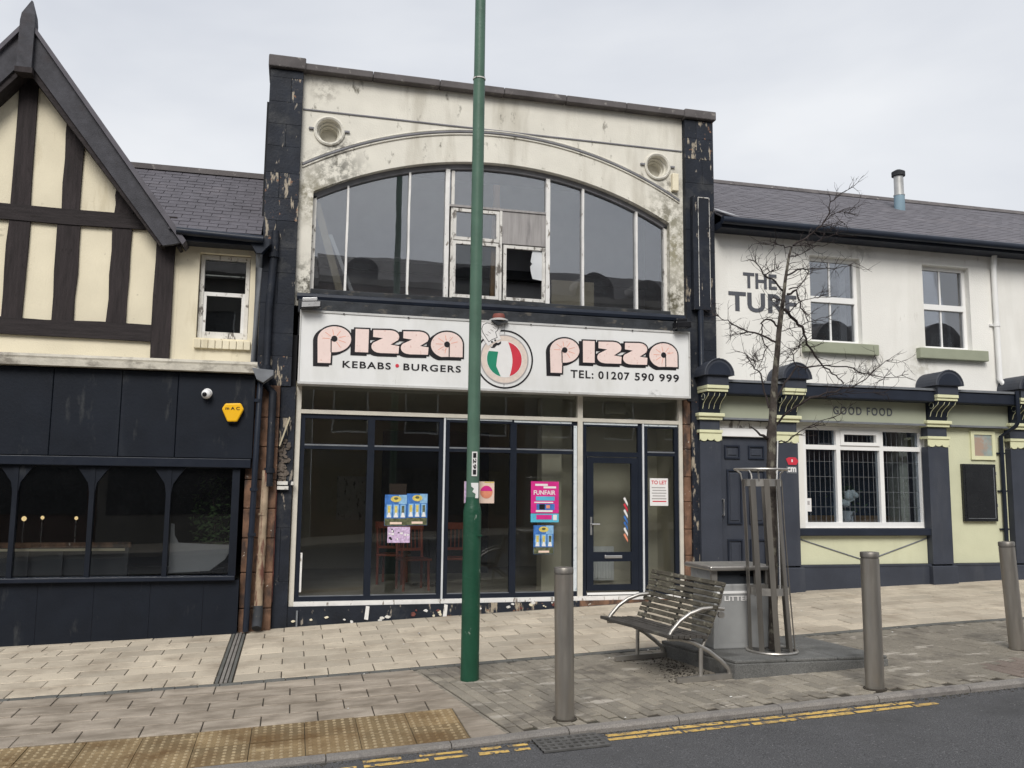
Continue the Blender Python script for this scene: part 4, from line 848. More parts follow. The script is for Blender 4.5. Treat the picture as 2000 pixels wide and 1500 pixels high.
def unit(x0, x1, mulls, tr=2.43, z0=.43, z1=2.86, t=.06, bars=True):
    u = bx('window_unit', 'anthracite', pz, x0, x0+t, SF-.01, SF+.055, z0, z1)
    q = MB(); q.box(x1-t, x1, SF-.01, SF+.055, z0, z1); q.box(x0+t, x1-t, SF-.01, SF+.055, z0, z0+t); q.box(x0+t, x1-t, SF-.01, SF+.055, z1-t, z1)
    for mx_ in mulls: q.box(mx_-.045, mx_+.045, SF-.01, SF+.055, z0+t, z1-t)
    q.build('frame', 'anthracite', u)
    xs = [x0+t]+[e_ for mx_ in mulls for e_ in (mx_-.045, mx_+.045)]+[x1-t]
    for a, b in zip(xs[::2], xs[1::2]):
        if tr:
            bx('transom', 'anthracite', u, a, b, SF-.008, SF+.05, tr-.035, tr+.035); bx('bead', 'lead', u, a, b, SF-.012, SF-.008, tr+.01, tr+.03)
            pane(u, a, b, z0+t, tr-.035, SF+.02, 'glass_shop'); pane(u, a, b, tr+.035, z1-t, SF+.02, 'glass_shop')
            bx('bead', 'lead', u, a, b, SF-.002, SF+.01, z0+t, z0+t+.012)
    return u
unit(.062, 1.968, [.99]); unit(1.992, 3.885, [2.955]); unit(4.892, 5.435, [])
bx('white_strip', 'white_peel', pz, .125, .15, SF-.018, SF-.01, .55, 1.05)
# door
door = bx('door', 'anthracite', pz, 3.958, 4.02, SF-.01, SF+.055, .43, 2.86)
q = MB(); q.box(4.806, 4.868, SF-.01, SF+.055, .43, 2.86); q.box(4.02, 4.806, SF-.01, SF+.055, 2.80, 2.86); q.box(4.02, 4.806, SF-.01, SF+.055, 2.37, 2.44); q.build('frame', 'anthracite', door)
q = MB(); x0, x1, t = 4.026, 4.80, .10
q.box(x0, x0+t, SF-.018, SF+.04, .50, 2.362); q.box(x1-t, x1, SF-.018, SF+.04, .50, 2.362); q.box(x0+t, x1-t, SF-.018, SF+.04, 2.28, 2.362); q.box(x0+t, x1-t, SF-.018, SF+.04, .90, 1.03); q.box(x0+t, x1-t, SF-.018, SF+.04, .50, .58); q.build('leaf', 'anthracite', door)
pane(door, x0+t, x1-t, 1.03, 2.28, SF+.015, 'glass_shop'); pane(door, x0+t, x1-t, .58, .90, SF+.015, 'glass_shop'); pane(door, 4.02, 4.806, 2.44, 2.80, SF+.015, 'glass_shop')
bx('letterbox', 'alloy', door, 4.29, 4.55, SF-.03, SF-.017, .945, .985, bevel=.006); bx('threshold', 'white_upvc', door, 4.03, 4.80, SF-.03, SF-.005, .445, .475)
q = MB(); q.box(4.075, 4.10, SF-.032, SF-.018, 1.27, 1.52); q.tube([(4.088, SF-.03, 1.42), (4.088, SF-.075, 1.42), (4.20, SF-.075, 1.42)], .011, 8); q.build('handle', 'alloy', door)
def tape(x0, x1, z0, z1): bx('protective_tape', 'tape_white', pz, x0, x1, SF-.014, SF-.0105, z0, z1)
tape(2.0, 2.93, 2.835, 2.858); tape(2.96, 3.80, 2.825, 2.858); tape(3.832, 3.88, .5, 2.80); tape(3.98, 4.80, 2.825, 2.858); tape(4.90, 5.42, 2.825, 2.858)
# stall riser and brown right jamb
def riser(a, b, m_, y, zt):
    q = MB(); q.hexa([(a, y, zf(a)-.12), (b, y, zf(b)-.12), (b, W+.2, zf(b)-.12), (a, W+.2, zf(a)-.12), (a, y, zt), (b, y, zt), (b, W+.2, zt), (a, W+.2, zt)]); return q.build('stall_riser', m_, pz)
riser(-.012, 1.0, 'black_paint', W-.06, .374); riser(1.0, 2.05, 'black_paint', W-.065, .374); riser(2.05, 3.9, 'black_paint_flaking', W-.06, .374); riser(3.9, 5.6, 'sandstone', W-.05, .374)
for k in range(30):
    x = random.choice([random.uniform(2.3, 3.9), random.uniform(.9, 3.9), random.uniform(0, 2)]); z = zf(x)+random.uniform(.0, .10)*(1 if x < 2.3 else 1); s_ = random.uniform(.012, .04)
    z = min(z, .36); q = MB(); n = 6; q.prism([(x+s_*random.uniform(.5, 1.2)*math.cos(i*2*math.pi/n), z+s_*.7*random.uniform(.5, 1.2)*math.sin(i*2*math.pi/n)) for i in range(n)], W-.074, W-.055); q.build('flaked_patch', random.choice(['white_peel', 'old_white', 'red_strip', 'cream_render']), pz)
for x in (.99, 2.02): q = MB(); q.prism([(x-.03, .20), (x+.02, .19), (x+.035, .36), (x-.01, .37)], W-.075, W-.06); q.build('flaked_patch', 'white_peel', pz)
q = MB(); q.tube([(.11, W-.09, .11), (.11, W-.09, .33)], .012, 8); q.build('vent_pipe', 'lead', pz)
zz = [.62, .98, 1.35, 1.74, 2.1, 2.5, 2.86, 3.22]
for a, b in zip(zz, zz[1:]): bx('jamb_stone', 'sandstone', pz, 5.495, 5.60, W-.06+random.uniform(-.008, .008), W+.2, a+.003, b-.003, bevel=.01)
bx('jamb_foot', 'room_black', pz, 5.492, 5.6, W-.055, W+.2, .2, .62)
# room downstairs
bx('shop_floor', 'room_floor', pz, -.38, 5.87, SF+.06, 16.9, .2, .42); bx('shop_ceiling', 'room_beige', pz, -.38, 5.87, SF+.1, 16.9, 3.25, 3.3)
bx('shop_side', 'room_beige', pz, -.02, .02, SF+.07, 16.9, .42, 3.25); bx('shop_side', 'room_beige', pz, 5.5, 5.54, SF+.07, 16.9, .42, 3.25); bx('shop_back', 'room_beige', pz, .02, 5.5, 16.6, 16.7, .42, 3.25)
bx('inner_pier', 'room_beige', pz, 3.52, 3.82, 12.35, 12.6, .42, 3.25); bx('inner_partition', 'room_beige', pz, 3.83, 5.5, 12.75, 12.85, .42, 3.25)
bx('dark_back', 'room_dark', pz, 1.5, 3.4, 15.4, 15.5, .42, 2.9)
q = MB(); fxx = PY(690, 980, 16.5); q.box(fxx.x-.3, fxx.x+.35, 16.5, 16.55, 1.3, 2.1); tag(q.build('framed_notice', 'old_white', loc=(fxx.x, 16.5, 1.3)), 'pale framed notice on the back wall inside the pizza shop', 'picture')
rad = thing('radiator', 'white panel radiator inside behind the lower glass of the door', 'radiator', (4.5, 12.65, .5)); bx('panel', 'white_upvc', rad, 4.2, 4.75, 12.66, 12.74, .55, 1.05)
for k in range(12): bx('fin', 'white_upvc', rad, 4.22+k*.044, 4.24+k*.044, 12.645, 12.66, .58, 1.02)
def chair(x, y, rz, label):
    t = thing('chair', label, 'chair', (0, 0, 0), 'red chairs inside the shop'); m_ = 'chair_red'
    for sx in (-.19, .19):
        q = MB(); q.tube([(sx, -.18, 0), (sx*.95, -.17, .44)], .02, 6); q.build('leg', m_, t)
        q = MB(); q.tube([(sx, .2, 0), (sx, .19, .45), (sx*1.02, .27, .95)], .02, 6); q.build('back_post', m_, t)
    bx('seat', m_, t, -.22, .22, -.22, .21, .43, .46, bevel=.008); bx('top_rail', m_, t, -.22, .22, .24, .27, .86, .96); bx('lower_rail', m_, t, -.19, .19, .19, .22, .55, .59)
    for k in range(6): q = MB(); xx = -.15+k*.06; q.tube([(xx, .205, .59), (xx, .255, .86)], .008, 5); q.build('spindle', m_, t)
    t.location = (x, y, .42); t.rotation_euler = (0, 0, rz); return t
chair(1.75, 13.0, .15, 'red-brown spindle chair inside the shop left of the lamp post'); chair(2.35, 13.1, -.2, 'red-brown spindle chair inside the shop partly behind the lamp post'); chair(1.55, 13.9, 2.8, 'red-brown spindle chair farthest inside the shop, behind the blue posters')
tbl = thing('cafe_table', 'dark cafe table inside the shop between the red chairs', 'table', (2.0, 13.6, .42)); bx('top', 'room_dark', tbl, 1.6, 2.5, 13.35, 13.85, 1.12, 1.16); q = MB(); q.tube([(2.05, 13.6, .45), (2.05, 13.6, 1.12)], .035, 8); q.build('column', 'lens_black', tbl); q = MB(); q.lathe([(.22, 0), (.22, .02), (.05, .04)], (2.05, 13.6, .42), 16); q.build('base', 'lens_black', tbl)
# ---------------------------------------------------------------- posters and notices on the glass
GY = SF+.014
def rect(px0, py0, px1, py1, Y): a, b = PY(px0, py0, Y), PY(px1, py1, Y); return a.x, b.x, b.z, a.z
def blue_poster(px0, py0, px1, py1, label):
    x0, x1, z0, z1 = rect(px0, py0, px1, py1, GY); t = thing('poster', label, 'poster', (x0, GY, z0), 'circus posters'); w_, h_ = x1-x0, z1-z0
    bx('sheet', 'print_blue', t, x0, x1, GY-.003, GY, z0, z1); bx('corner_print', 'print_lightblue', t, x0+w_*.62, x1-.004, GY-.0045, GY-.0032, z1-h_*.3, z1-.004)
    curve_plate('title_oval', [[(x0+w_*.5+w_*.24*math.cos(a*.3), z1-h_*.14+h_*.10*math.sin(a*.3)) for a in range(21)]], GY-.006, GY-.0048, 'print_yellow', t)
    curve_plate('title_mark', [[(x0+w_*.5+w_*.10*math.cos(a*.3), z1-h_*.12+h_*.04*math.sin(a*.3)) for a in range(21)]], GY-.0075, GY-.0062, 'print_olive', t)
    for k in range(3):
        c_ = x0+w_*(.2+.31*k); bx('panel_print', 'print_lightblue', t, c_-w_*.115, c_+w_*.115, GY-.0045, GY-.0032, z0+h_*.28, z1-h_*.32); bx('figure_print', ('print_yellow', 'print_yellow', 'print_olive')[k], t, c_-w_*.06, c_+w_*.06, GY-.006, GY-.0047, z0+h_*.42, z1-h_*.36)
        q = MB(); q.prism([(c_-w_*.1, z0+h_*.27), (c_+w_*.1, z0+h_*.27), (c_+w_*.04, z0+h_*.42), (c_-w_*.04, z0+h_*.42)], GY-.006, GY-.0047); q.build('base_print', 'print_white', t)
    bx('ground_print', 'print_olive', t, x0+.002, x1-.002, GY-.0045, GY-.0032, z0+.003, z0+h_*.24); bx('venue_print', 'print_peach', t, x0+w_*.25, x1-w_*.22, GY-.006, GY-.0047, z0+h_*.05, z0+h_*.12)
blue_poster(752, 966, 794, 1027, 'blue event poster, left of the pair on the shop window'); blue_poster(795, 964, 834, 1026, 'blue event poster, right of the pair on the shop window'); blue_poster(1042, 1026, 1081, 1082, 'blue event poster below the pink funfair poster')
x0, x1, z0, z1 = rect(757, 1029, 800, 1060, GY); t = thing('poster', 'small lilac and white patterned flyer below the two blue posters', 'poster', (x0, GY, z0)); bx('sheet', 'print_lilac', t, x0, x1, GY-.003, GY, z0, z1)
for k in range(14): a_, b_ = random.uniform(x0+.01, x1-.04), random.uniform(z0+.005, z1-.04); bx('mark', random.choice(['print_black', 'print_white', 'print_white']), t, a_, a_+random.uniform(.015, .035), GY-.0045-k*.0002, GY-.0032, b_, b_+random.uniform(.012, .03))
x0, x1, z0, z1 = rect(1037, 940, 1091, 1020, GY); w_, h_ = x1-x0, z1-z0
t = thing('poster', 'pink funfair poster on the shop window left of the door', 'poster', (x0, GY, z0)); bx('sheet', 'print_magenta', t, x0, x1, GY-.003, GY, z0+h_*.22, z1); bx('lower_sheet', 'print_cyan', t, x0, x1, GY-.003, GY, z0, z0+h_*.21)
text('lettering', 'FUNFAIR', x0+w_*.1, x1-w_*.12, z1-h_*.33, z1-h_*.22, GY-.003, 'print_white', t, .002, .02)
for k, (a_, b_, c_, d_, mm) in enumerate(((.15, .6, .06, .11, 'print_white'), (.45, .9, .12, .17, 'print_white'), (.18, .85, .37, .47, 'print_cyan'), (.12, .8, .50, .53, 'print_white'), (.2, .85, .55, .70, 'print_blue'), (.3, .5, .56, .69, 'print_black'), (.55, .68, .58, .66, 'print_orange'), (.18, .78, .705, .75, 'print_white'), (.2, .75, .82, .93, 'print_magenta'), (.8, .93, .82, .95, 'print_white'))): bx('print', mm, t, x0+w_*a_, x0+w_*b_, GY-.0042-k*.0003, GY-.0032, z1-h_*d_, z1-h_*c_)
x0, x1, z0, z1 = rect(1269, 934, 1305, 988, GY); w_, h_ = x1-x0, z1-z0; t = thing('to_let_notice', 'white to let notice with red heading on the window right of the door', 'notice', (x0, GY, z0)); bx('sheet', 'print_white', t, x0, x1, GY-.003, GY, z0, z1)
text('lettering', 'TO LET', x0+w_*.08, x1-w_*.08, z1-h_*.22, z1-h_*.08, GY-.003, 'print_red', t, .002, .02)
for k in range(6): bx('text_line', 'print_grey' if k < 5 else 'print_red', t, x0+w_*(.1+.04*(k % 2)), x1-w_*(.1+.05*(k % 3 == 0)), GY-.0045, GY-.0032, z1-h_*(.36+.1*k), z1-h_*(.32+.1*k))
bz = thing('barber_pole_sticker', 'curling red, white and blue stripe sticker on the door glass', 'sticker', (4.6, GY, 1.3))
for k, mm in enumerate(('print_white', 'print_red', 'print_white', 'print_blue', 'print_blue', 'print_white', 'print_orange')):
    za = 1.78-k*.085; q = MB(); q.prism([(4.585, za), (4.61, za+.02), (4.65, za-.06), (4.655, za-.11), (4.62, za-.06)], GY-.004+k*.0003, GY-.001); q.build('stripe', mm, bz)

# ================================================================== PUB (right)
pb = thing('public_house', 'white two-storey pub with slate roof, grey pilasters and pale green panels', 'building', (9.0, W, zf(9)))
PX0, PX1 = 6.03, 16.5
holes = [(7.68, 8.58, 4.20, 5.58), (9.73, 10.62, 4.20, 5.58), (7.48, 9.62, 1.37, 2.91), (6.07, 6.92, .3, 2.99)]
wall_holes(PX0, PX1, .2, 5.9, W, W+.3, holes).build('front_wall', 'white_render', pb)
bx('back_wall', 'brick_far', pb, PX0, PX1, 17, 17.2, 0, 6.0); bx('end_wall', 'white_render', pb, PX1-.2, PX1-.002, W+.3, 17, .2, 6.0)
bx('upper_floor', 'room_dark', pb, PX0, PX1-.2, W+.3, 17, 3.3, 3.5); bx('ceiling', 'room_dark', pb, PX0, PX1-.2, W+.3, 17, 5.8, 5.88); bx('ground_floor', 'room_floor', pb, PX0, PX1-.2, W+.3, 17, .1, .5)
e, rd = (W-.36, 5.93), (14.5, 7.67)
q = MB(); q.add([(PX0, e[0], e[1]-.01), (PX1+.1, e[0], e[1]-.01), (PX1+.1, rd[0], rd[1]-.01), (PX0, rd[0], rd[1]-.01), (PX0, 17.4, 6.0), (PX1+.1, 17.4, 6.0)], [(0, 1, 2, 3), (3, 2, 5, 4)]); q.build('roof', 'slate_pub', pb)
q = MB(); q.add([(PX1-.01, W, 5.98), (PX1-.01, 17, 5.98), (PX1-.01, rd[0], rd[1]-.03)], [(0, 1, 2)]); q.build('gable_end', 'white_render', pb)
slates(pb, PX0, PX1+.1, e, rd, 'slate_pub', .26, .15)
x = PX0
while x < PX1: q = MB(); q.prism([(x+.004, 0), (x+.44, 0), (x+.44, .01), (x+.004, .01)], 0, .01); q = MB(); q.hexa([(x+.004, rd[0]-.13, rd[1]-.05), (x+.446, rd[0]-.13, rd[1]-.05), (x+.446, rd[0]+.13, rd[1]-.05), (x+.004, rd[0]+.13, rd[1]-.05), (x+.004, rd[0]-.02, rd[1]+.055), (x+.446, rd[0]-.02, rd[1]+.055), (x+.446, rd[0]+.02, rd[1]+.055), (x+.004, rd[0]+.02, rd[1]+.055)]); q.build('ridge_tile', 'coping', pb); x += .45
q = MB(); q.tube([(PX0-.02, W-.37, 5.89), (PX1, W-.37, 5.885)], .058, 10); q.build('gutter', 'gutter_black', pb, smooth=True)
bx('eaves_board', 'pub_dark', pb, PX0, PX1, W-.30, W+.02, 5.80, 5.90)
q = MB(); q.add([(PX0, W-.40, 5.99), (PX0+.28, W-.38, 5.96), (PX0+.1, W, 6.18), (PX0, W, 6.19)], [(0, 1, 2, 3)]); q.build('flashing', 'flashing', pb)
fp = PY(1757, 400, 13.6)
fl = thing('roof_flue', 'metal flue pipe with a dark cap standing on the pub roof ridge', 'flue', (fp.x, 13.6, 7.1))
q = MB(); q.lathe([(.095, -.2), (.095, .32)], (fp.x, 13.6, 7.1), 18); q.build('lower_pipe', 'flue_blue', fl, smooth=True)
q = MB(); q.lathe([(.10, .32), (.10, .34), (.085, .345), (.085, .70)], (fp.x, 13.6, 7.1), 18); q.build('pipe', 'flue', fl, smooth=True); q = MB(); q.lathe([(.085, .70), (.12, .70), (.12, .78), (.05, .82)], (fp.x, 13.6, 7.1), 18); q.build('cap', 'sill_black', fl, smooth=True)
# upper windows
for (x0, x1, z0, z1) in holes[:2]:
    wn = bx('upper_window', 'white_upvc', pb, x0+.001, x0+.06, W+.10, W+.17, z0, z1)
    q = MB(); q.box(x1-.06, x1-.001, W+.10, W+.17, z0, z1); q.box(x0+.06, x1-.06, W+.10, W+.17, z1-.06, z1-.001); q.box(x0+.06, x1-.06, W+.10, W+.17, z0, z0+.06); q.box(x0+.06, x1-.06, W+.08, W+.17, 4.86, 4.95); q.build('frame', 'white_upvc', wn)
    xm = (x0+x1)/2-.03
    for a, b in ((z0+.06, 4.86), (4.95, z1-.06)):
        pane(wn, x0+.06, x1-.06, a, b, W+.13, 'glass_pub'); bx('glazing_bar', 'white_upvc', wn, xm-.012, xm+.012, W+.115, W+.145, a, b)
    bx('sill', 'sill_green', pb, x0-.18, x1+.22, W-.10, W+.12, z0-.17, z0-.001, bevel=.01)
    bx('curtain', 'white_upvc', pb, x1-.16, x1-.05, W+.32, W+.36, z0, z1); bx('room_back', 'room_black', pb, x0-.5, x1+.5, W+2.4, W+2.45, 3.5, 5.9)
t = thing('wall_lettering', 'dark grey two-line pub name lettering on the upper white wall', 'lettering', (6.85, W, 4.6))
text('upper_line', 'THE', 6.53, 7.10, 4.98, 5.22, W, 'letter_grey', t, .008, .028, 1.05); text('lower_line', 'TURF', 6.28, 7.43, 4.61, 4.91, W, 'letter_grey', t, .008, .028, 1.06)
# shopfront: fascia, cornice, pilasters
PF = 11.66
pils = [(5.70, 6.03), (6.94, 7.29), (9.56, 9.93), (11.10, 11.46)]
segs = [(6.03, 6.94), (7.29, 9.56), (9.93, 11.10), (11.46, 16.5)]
for a, b in segs:
    bx('fascia_board', 'fascia_green', pb, a, b, PF, W-.002, 2.96, 3.30); bx('cornice', 'pub_dark', pb, a, b, PF-.22, W-.002, 3.30, 3.47, bevel=.02); bx('cornice_flashing', 'lead', pb, a, b, PF-.24, W-.002, 3.475, 3.51); bx('fascia_moulding', 'lead', pb, a, b, PF-.025, PF, 2.945, 2.975)
t = text('fascia_lettering', 'GOOD FOOD', 7.92, 8.95, 3.08, 3.20, PF, 'letter_grey', None, .008, .008, 1.3); tag(t, 'dark grey food lettering on the pale green fascia', 'lettering')
def pilaster(x0, x1):
    zb = zf((x0+x1)/2)-.1; p = bx('pilaster', 'pub_grey', pb, x0, x1, PF-.02, W-.002, .82, 2.62, bevel=.006)
    bx('plinth_block', 'pub_grey', p, x0-.04, x1+.04, PF-.06, W-.002, zb, .80, bevel=.012)
    w_ = x1-x0; n = 4
    sc_pts = [(x0-.01, 2.775), (x0-.01, 2.63)]
    for k in range(3): sc_pts += [(x0+w_*(k+.5)/3-(w_/6)*math.cos(math.pi*i/6), (2.665 if k == 1 else 2.655)-.035*math.sin(math.pi*i/6)) for i in range(7)]
    sc_pts += [(x1+.01, 2.63), (x1+.01, 2.775)]
    q = MB(); q.prism(sc_pts, PF-.035, PF-.021); q.build('scalloped_trim', 'cream_trim', p); bx('trim_bar', 'cream_trim', p, x0-.02, x1+.02, PF-.05, W-.002, 2.745, 2.785)
    bx('neck_block', 'pub_grey', p, x0+.01, x1-.01, PF-.01, W-.002, 2.786, 2.93); bx('capital', 'cream_trim', p, x0-.02, x1+.02, PF-.05, W-.002, 2.932, 2.975, bevel=.006); bx('capital_top', 'cream_trim', p, x0-.04, x1+.045, PF-.08, W-.002, 2.978, 3.03, bevel=.01)
    # scrolled console: profile in y, z
    prof = [(W-.002, 3.034), (PF-.03, 3.034), (PF-.05, 3.09), (PF-.08, 3.16), (PF-.15, 3.22), (PF-.22, 3.26), (PF-.25, 3.32), (W-.002, 3.32)]
    q = MB(); n = len(prof); q.add([(x0+.015, y, z) for y, z in prof]+[(x1-.015, y, z) for y, z in prof], [tuple(range(n)), tuple(range(2*n-1, n-1, -1))]+[(i, n+i, n+(i+1) % n, (i+1) % n) for i in range(n)]); q.build('console', 'pub_dark', p)
    for xx in (x0+.03, x0+w_*.38, x0+w_*.62, x1-.03):
        q = MB(); q.tube([(xx, y-.006, z) for y, z in [(PF-.05, 3.09), (PF-.065, 3.12), (PF-.08, 3.16), (PF-.12, 3.195), (PF-.17, 3.23), (PF-.23, 3.265), (PF-.25, 3.30)]], .005, 6); q.build('scroll_line', 'cream_trim', p)
    q = MB(); q.tube([(x0+.010, PF-.12+.05*math.cos(a), 3.255+.045*math.sin(a)) for a in [i*.5 for i in range(12)]], .006, 5); q.build('scroll_line', 'fascia_green', p)
    bx('console_bar', 'cream_trim', p, x0-.005, x1+.005, PF-.29, W-.002, 3.365, 3.415, bevel=.006); bx('console_bar', 'cream_trim', p, x0-.0, x1+.0, PF-.27, W-.002, 3.322, 3.36, bevel=.005)
    bx('console_block', 'pub_grey', p, x0, x1, PF-.29, W-.002, 3.417, 3.55)
    q = MB(); c_ = (x0+x1)/2; rx = w_/2+.06
    dome = [(c_+rx*math.cos(math.pi*i/14), 3.552+.235*math.sin(math.pi*i/14)) for i in range(15)]
    q.prism(dome, PF-.33, W-.002); q.build('hood', 'pub_grey', p)
    q = MB(); q.prism([(c_+(rx-.05)*math.cos(math.pi*i/12), 3.56+.18*math.sin(math.pi*i/12)) for i in range(13)], PF-.336, PF-.331); q.build('hood_panel', 'pub_dark', p)
    q = MB(); q.tube([(x, PF-.33, z) for x, z in dome], .014, 6); q.build('hood_rim', 'pub_grey', p)
for a, b in pils: pilaster(a, b)
# ground-floor panels, plinth
for a, b in ((7.29, 9.56), (9.93, 11.10), (11.46, 16.5)):
    q = MB(); q.hexa([(a+.04, PF+.03, zf(a)-.1), (b-.04, PF+.03, zf(b)-.1), (b-.04, W-.002, zf(b)-.1), (a+.04, W-.002, zf(a)-.1), (a+.04, PF+.03, .80), (b-.04, PF+.03, .80), (b-.04, W-.002, .80), (a+.04, W-.002, .80)]); q.build('plinth', 'pub_grey', pb)
    bx('plinth_capping', 'pub_grey', pb, a+.002, b-.002, PF+.02, W-.002, .80, .825)
bx('under_window_panel', 'pale_green', pb, 7.30, 9.55, W-.05, W-.002, .83, 1.25)
for a, b in ((9.94, 11.09), (11.47, 16.5)): bx('wall_panel', 'pale_green', pb, a, b, W-.05, W-.002, .83, 2.943)
for (xa, za), (xb, zb) in (((7.32, 1.21), (8.45, .88)), ((8.47, .88), (9.54, 1.21))):
    q = MB(); q.tube([(xa, W-.055, za), (xb, W-.055, zb)], .010, 6); q.build('cable', 'lead', pb)
bx('window_sill', 'pub_dark', pb, 7.30, 9.57, W-.14, W+.02, 1.255, 1.365, bevel=.012)
# leaded window
bw = bx('bay_window', 'white_upvc', pb, 7.482, 9.618, W+.02, W+.14, 1.37, 1.45)
q = MB(); q.box(7.482, 7.54, W+.03, W+.13, 1.45, 2.905); q.box(9.56, 9.618, W+.03, W+.13, 1.45, 2.905); q.box(7.54, 9.56, W+.03, W+.13, 2.85, 2.905); q.build('frame', 'white_upvc', bw)
MX = (8.10, 8.86); TR = 2.585
for x in MX: bx('mullion', 'white_upvc', bw, x-.035, x+.035, W+.03, W+.13, 1.45, 2.85)
bays = [(7.54, 8.065), (8.135, 8.825), (8.895, 9.56)]
q = MB()
for i, (a, b) in enumerate(bays):
    bx('transom', 'white_upvc', bw, a, b, W+.03, W+.13, TR-.035, TR+.035)
    for z0, z1 in ((1.45, TR-.035), (TR+.035, 2.85)):
        pane(bw, a, b, z0, z1, W+.085, 'glass_pub_low'); n = 7 if i == 2 else (8 if i == 1 else 6)
        for k in range(1, n): xx = a+(b-a)*k/n; q.box(xx-.002, xx+.002, W+.081, W+.0845, z0, z1)
        z = z0+.23
        while z < z1-.05: q.box(a, b, W+.0795, W+.0807, z-.0022, z+.0022); z += .23
o = q.build('leading', 'lead', bw); o['kind'] = 'stuff'
a, b = bays[1]; q = MB(); q.box(a, a+.06, W+.01, W+.08, TR+.035, 2.85); q.box(b-.06, b, W+.01, W+.08, TR+.035, 2.85); q.box(a+.06, b-.06, W+.01, W+.08, 2.79, 2.85); q.box(a+.06, b-.06, W+.01, W+.08, TR+.035, TR+.085); q.build('opening_light', 'white_upvc', bw)
q = MB()
q.box(7.0, 10.2, W+1.2, W+1.22, 1.5, 3.0)
q.build('blind', 'navy_cloth', pb); bx('dado', 'raw_wood', pb, 7.1, 9.9, W+1.1, W+1.15, .5, 1.52); bx('room_back', 'room_black', pb, 6.5, 11, W+2.2, W+2.25, .5, 3.3); bx('inner_jamb', 'room_beige', pb, 9.40, 9.55, W+.32, W+.6, .5, 3.2)
bx('board_shelf', 'old_white', pb, 7.5, 9.6, W+.141, W+.6, 1.36, 1.40)
q = thing('flower_vase', 'white vase of pale round flowers standing in the pub window', 'vase', (8.38, W+.26, 1.40))
v = MB(); v.lathe([(.08, 0), (.10, .1), (.115, .21), (.10, .215), (.09, .2)], (8.38, W+.26, 1.40), 16); v.build('vase', 'old_white', q, smooth=True)
for k in range(16):
    a_, rr = random.uniform(0, 6.28), random.uniform(.02, .19); c_ = (8.40+rr*math.cos(a_), W+.30+rr*.3*math.sin(a_)-.05, 1.80+rr*.5*math.sin(a_*1.7)+random.uniform(-.09, .1)); r_ = random.uniform(.035, .055)
    v = MB(); v.lathe([(.004, -r_), (r_*.75, -r_*.65), (r_, 0), (r_*.7, r_*.7), (.01, r_)], c_, 9); v.build('flower', 'flower', q)
v = MB()
for k in range(160):
    c_ = Vector((8.40+random.gauss(0, .12), W+.32+random.gauss(0, .03), 1.78+random.gauss(0, .12))); d1 = Vector((random.uniform(-1, 1), random.uniform(-.5, .5), random.uniform(-1, 1))).normalized()*.05; d2 = d1.orthogonal().normalized()*.014; v.add([c_-d1, c_+d2, c_+d1, c_-d2], [(0, 1, 2, 3)])
v.build('leaves', 'leaf', q)
t = thing('window_card', 'small white card in the lower left corner of the pub window', 'card', (7.5, W+.07, 1.5)); x0, x1, z0, z1 = rect(1569, 973, 1585, 999, W+.075); bx('card', 'print_white', t, x0, x1, W+.072, W+.076, z0, z1); bx('print', 'print_grey', t, x0+.03, x1-.03, W+.070, W+.0718, (z0+z1)/2, z1-.04)
# door
pd = bx('door', 'pub_grey', pb, 6.075, 6.915, W+.02, W+.07, .36, 2.70)
bx('lintel', 'white_upvc', pb, 6.04, 6.93, W-.04, W+.06, 2.705, 2.83, bevel=.008); bx('lintel', 'old_white', pb, 6.04, 6.93, W-.02, W+.06, 2.835, 2.94)
for x0, x1, z0, z1 in ((6.17, 6.42, 2.38, 2.58), (6.56, 6.82, 2.38, 2.58), (6.20, 6.44, 1.42, 2.22), (6.56, 6.82, 1.42, 2.22), (6.20, 6.44, .68, 1.20), (6.56, 6.82, .68, 1.20)):
    q = MB(); q.box(x0, x1, W-.002, W+.021, z0, z0+.022); q.box(x0, x1, W-.002, W+.021, z1-.022, z1); q.box(x0, x0+.022, W-.002, W+.021, z0+.022, z1-.022); q.box(x1-.022, x1, W-.002, W+.021, z0+.022, z1-.022); q.build('panel_moulding', 'pub_dark', pd)
    bx('panel', 'pub_grey', pd, x0+.05, x1-.05, W+.008, W+.021, z0+.05, z1-.05, c=.008)
q = MB(); q.tube([(6.13, W+.02, 1.78), (6.13, W-.03, 1.78), (6.13, W-.03, 1.55), (6.13, W+.02, 1.55)], .012, 6); q.build('pull_handle', 'alloy', pd)
x0, x1, z0, z1 = rect(1537, 893, 1556, 908, PF-.022)
t = thing('red_badge', 'small red wall badge on the grey pilaster beside the pub door', 'badge', (7.1, PF-.02, z0)); q = MB(); q.prism([(x0-.02, (z0+z1)/2+.03), (x0+.03, z1), (x1-.02, z1), (x1+.03, (z0+z1)/2), (x1-.01, z0), (x0+.02, z0)], PF-.028, PF-.0205); q.build('shield', 'print_red', t); bx('mark', 'print_white', t, x0+.07, x0+.09, PF-.0295, PF-.0281, z0+.04, z1-.03)
x0, x1, z0, z1 = rect(1536, 911, 1556, 922, PF-.022); t = thing('white_badge', 'small white lettered badge below the red one on the pilaster', 'badge', (7.1, PF-.02, z0)); bx('plate', 'lead', t, x0, x1, PF-.026, PF-.0205, z0-.02, z1); text('lettering', 'cm', x0+.01, x1-.01, z0+.0, z1-.01, PF-.026, 'print_white', t, .002, .03)
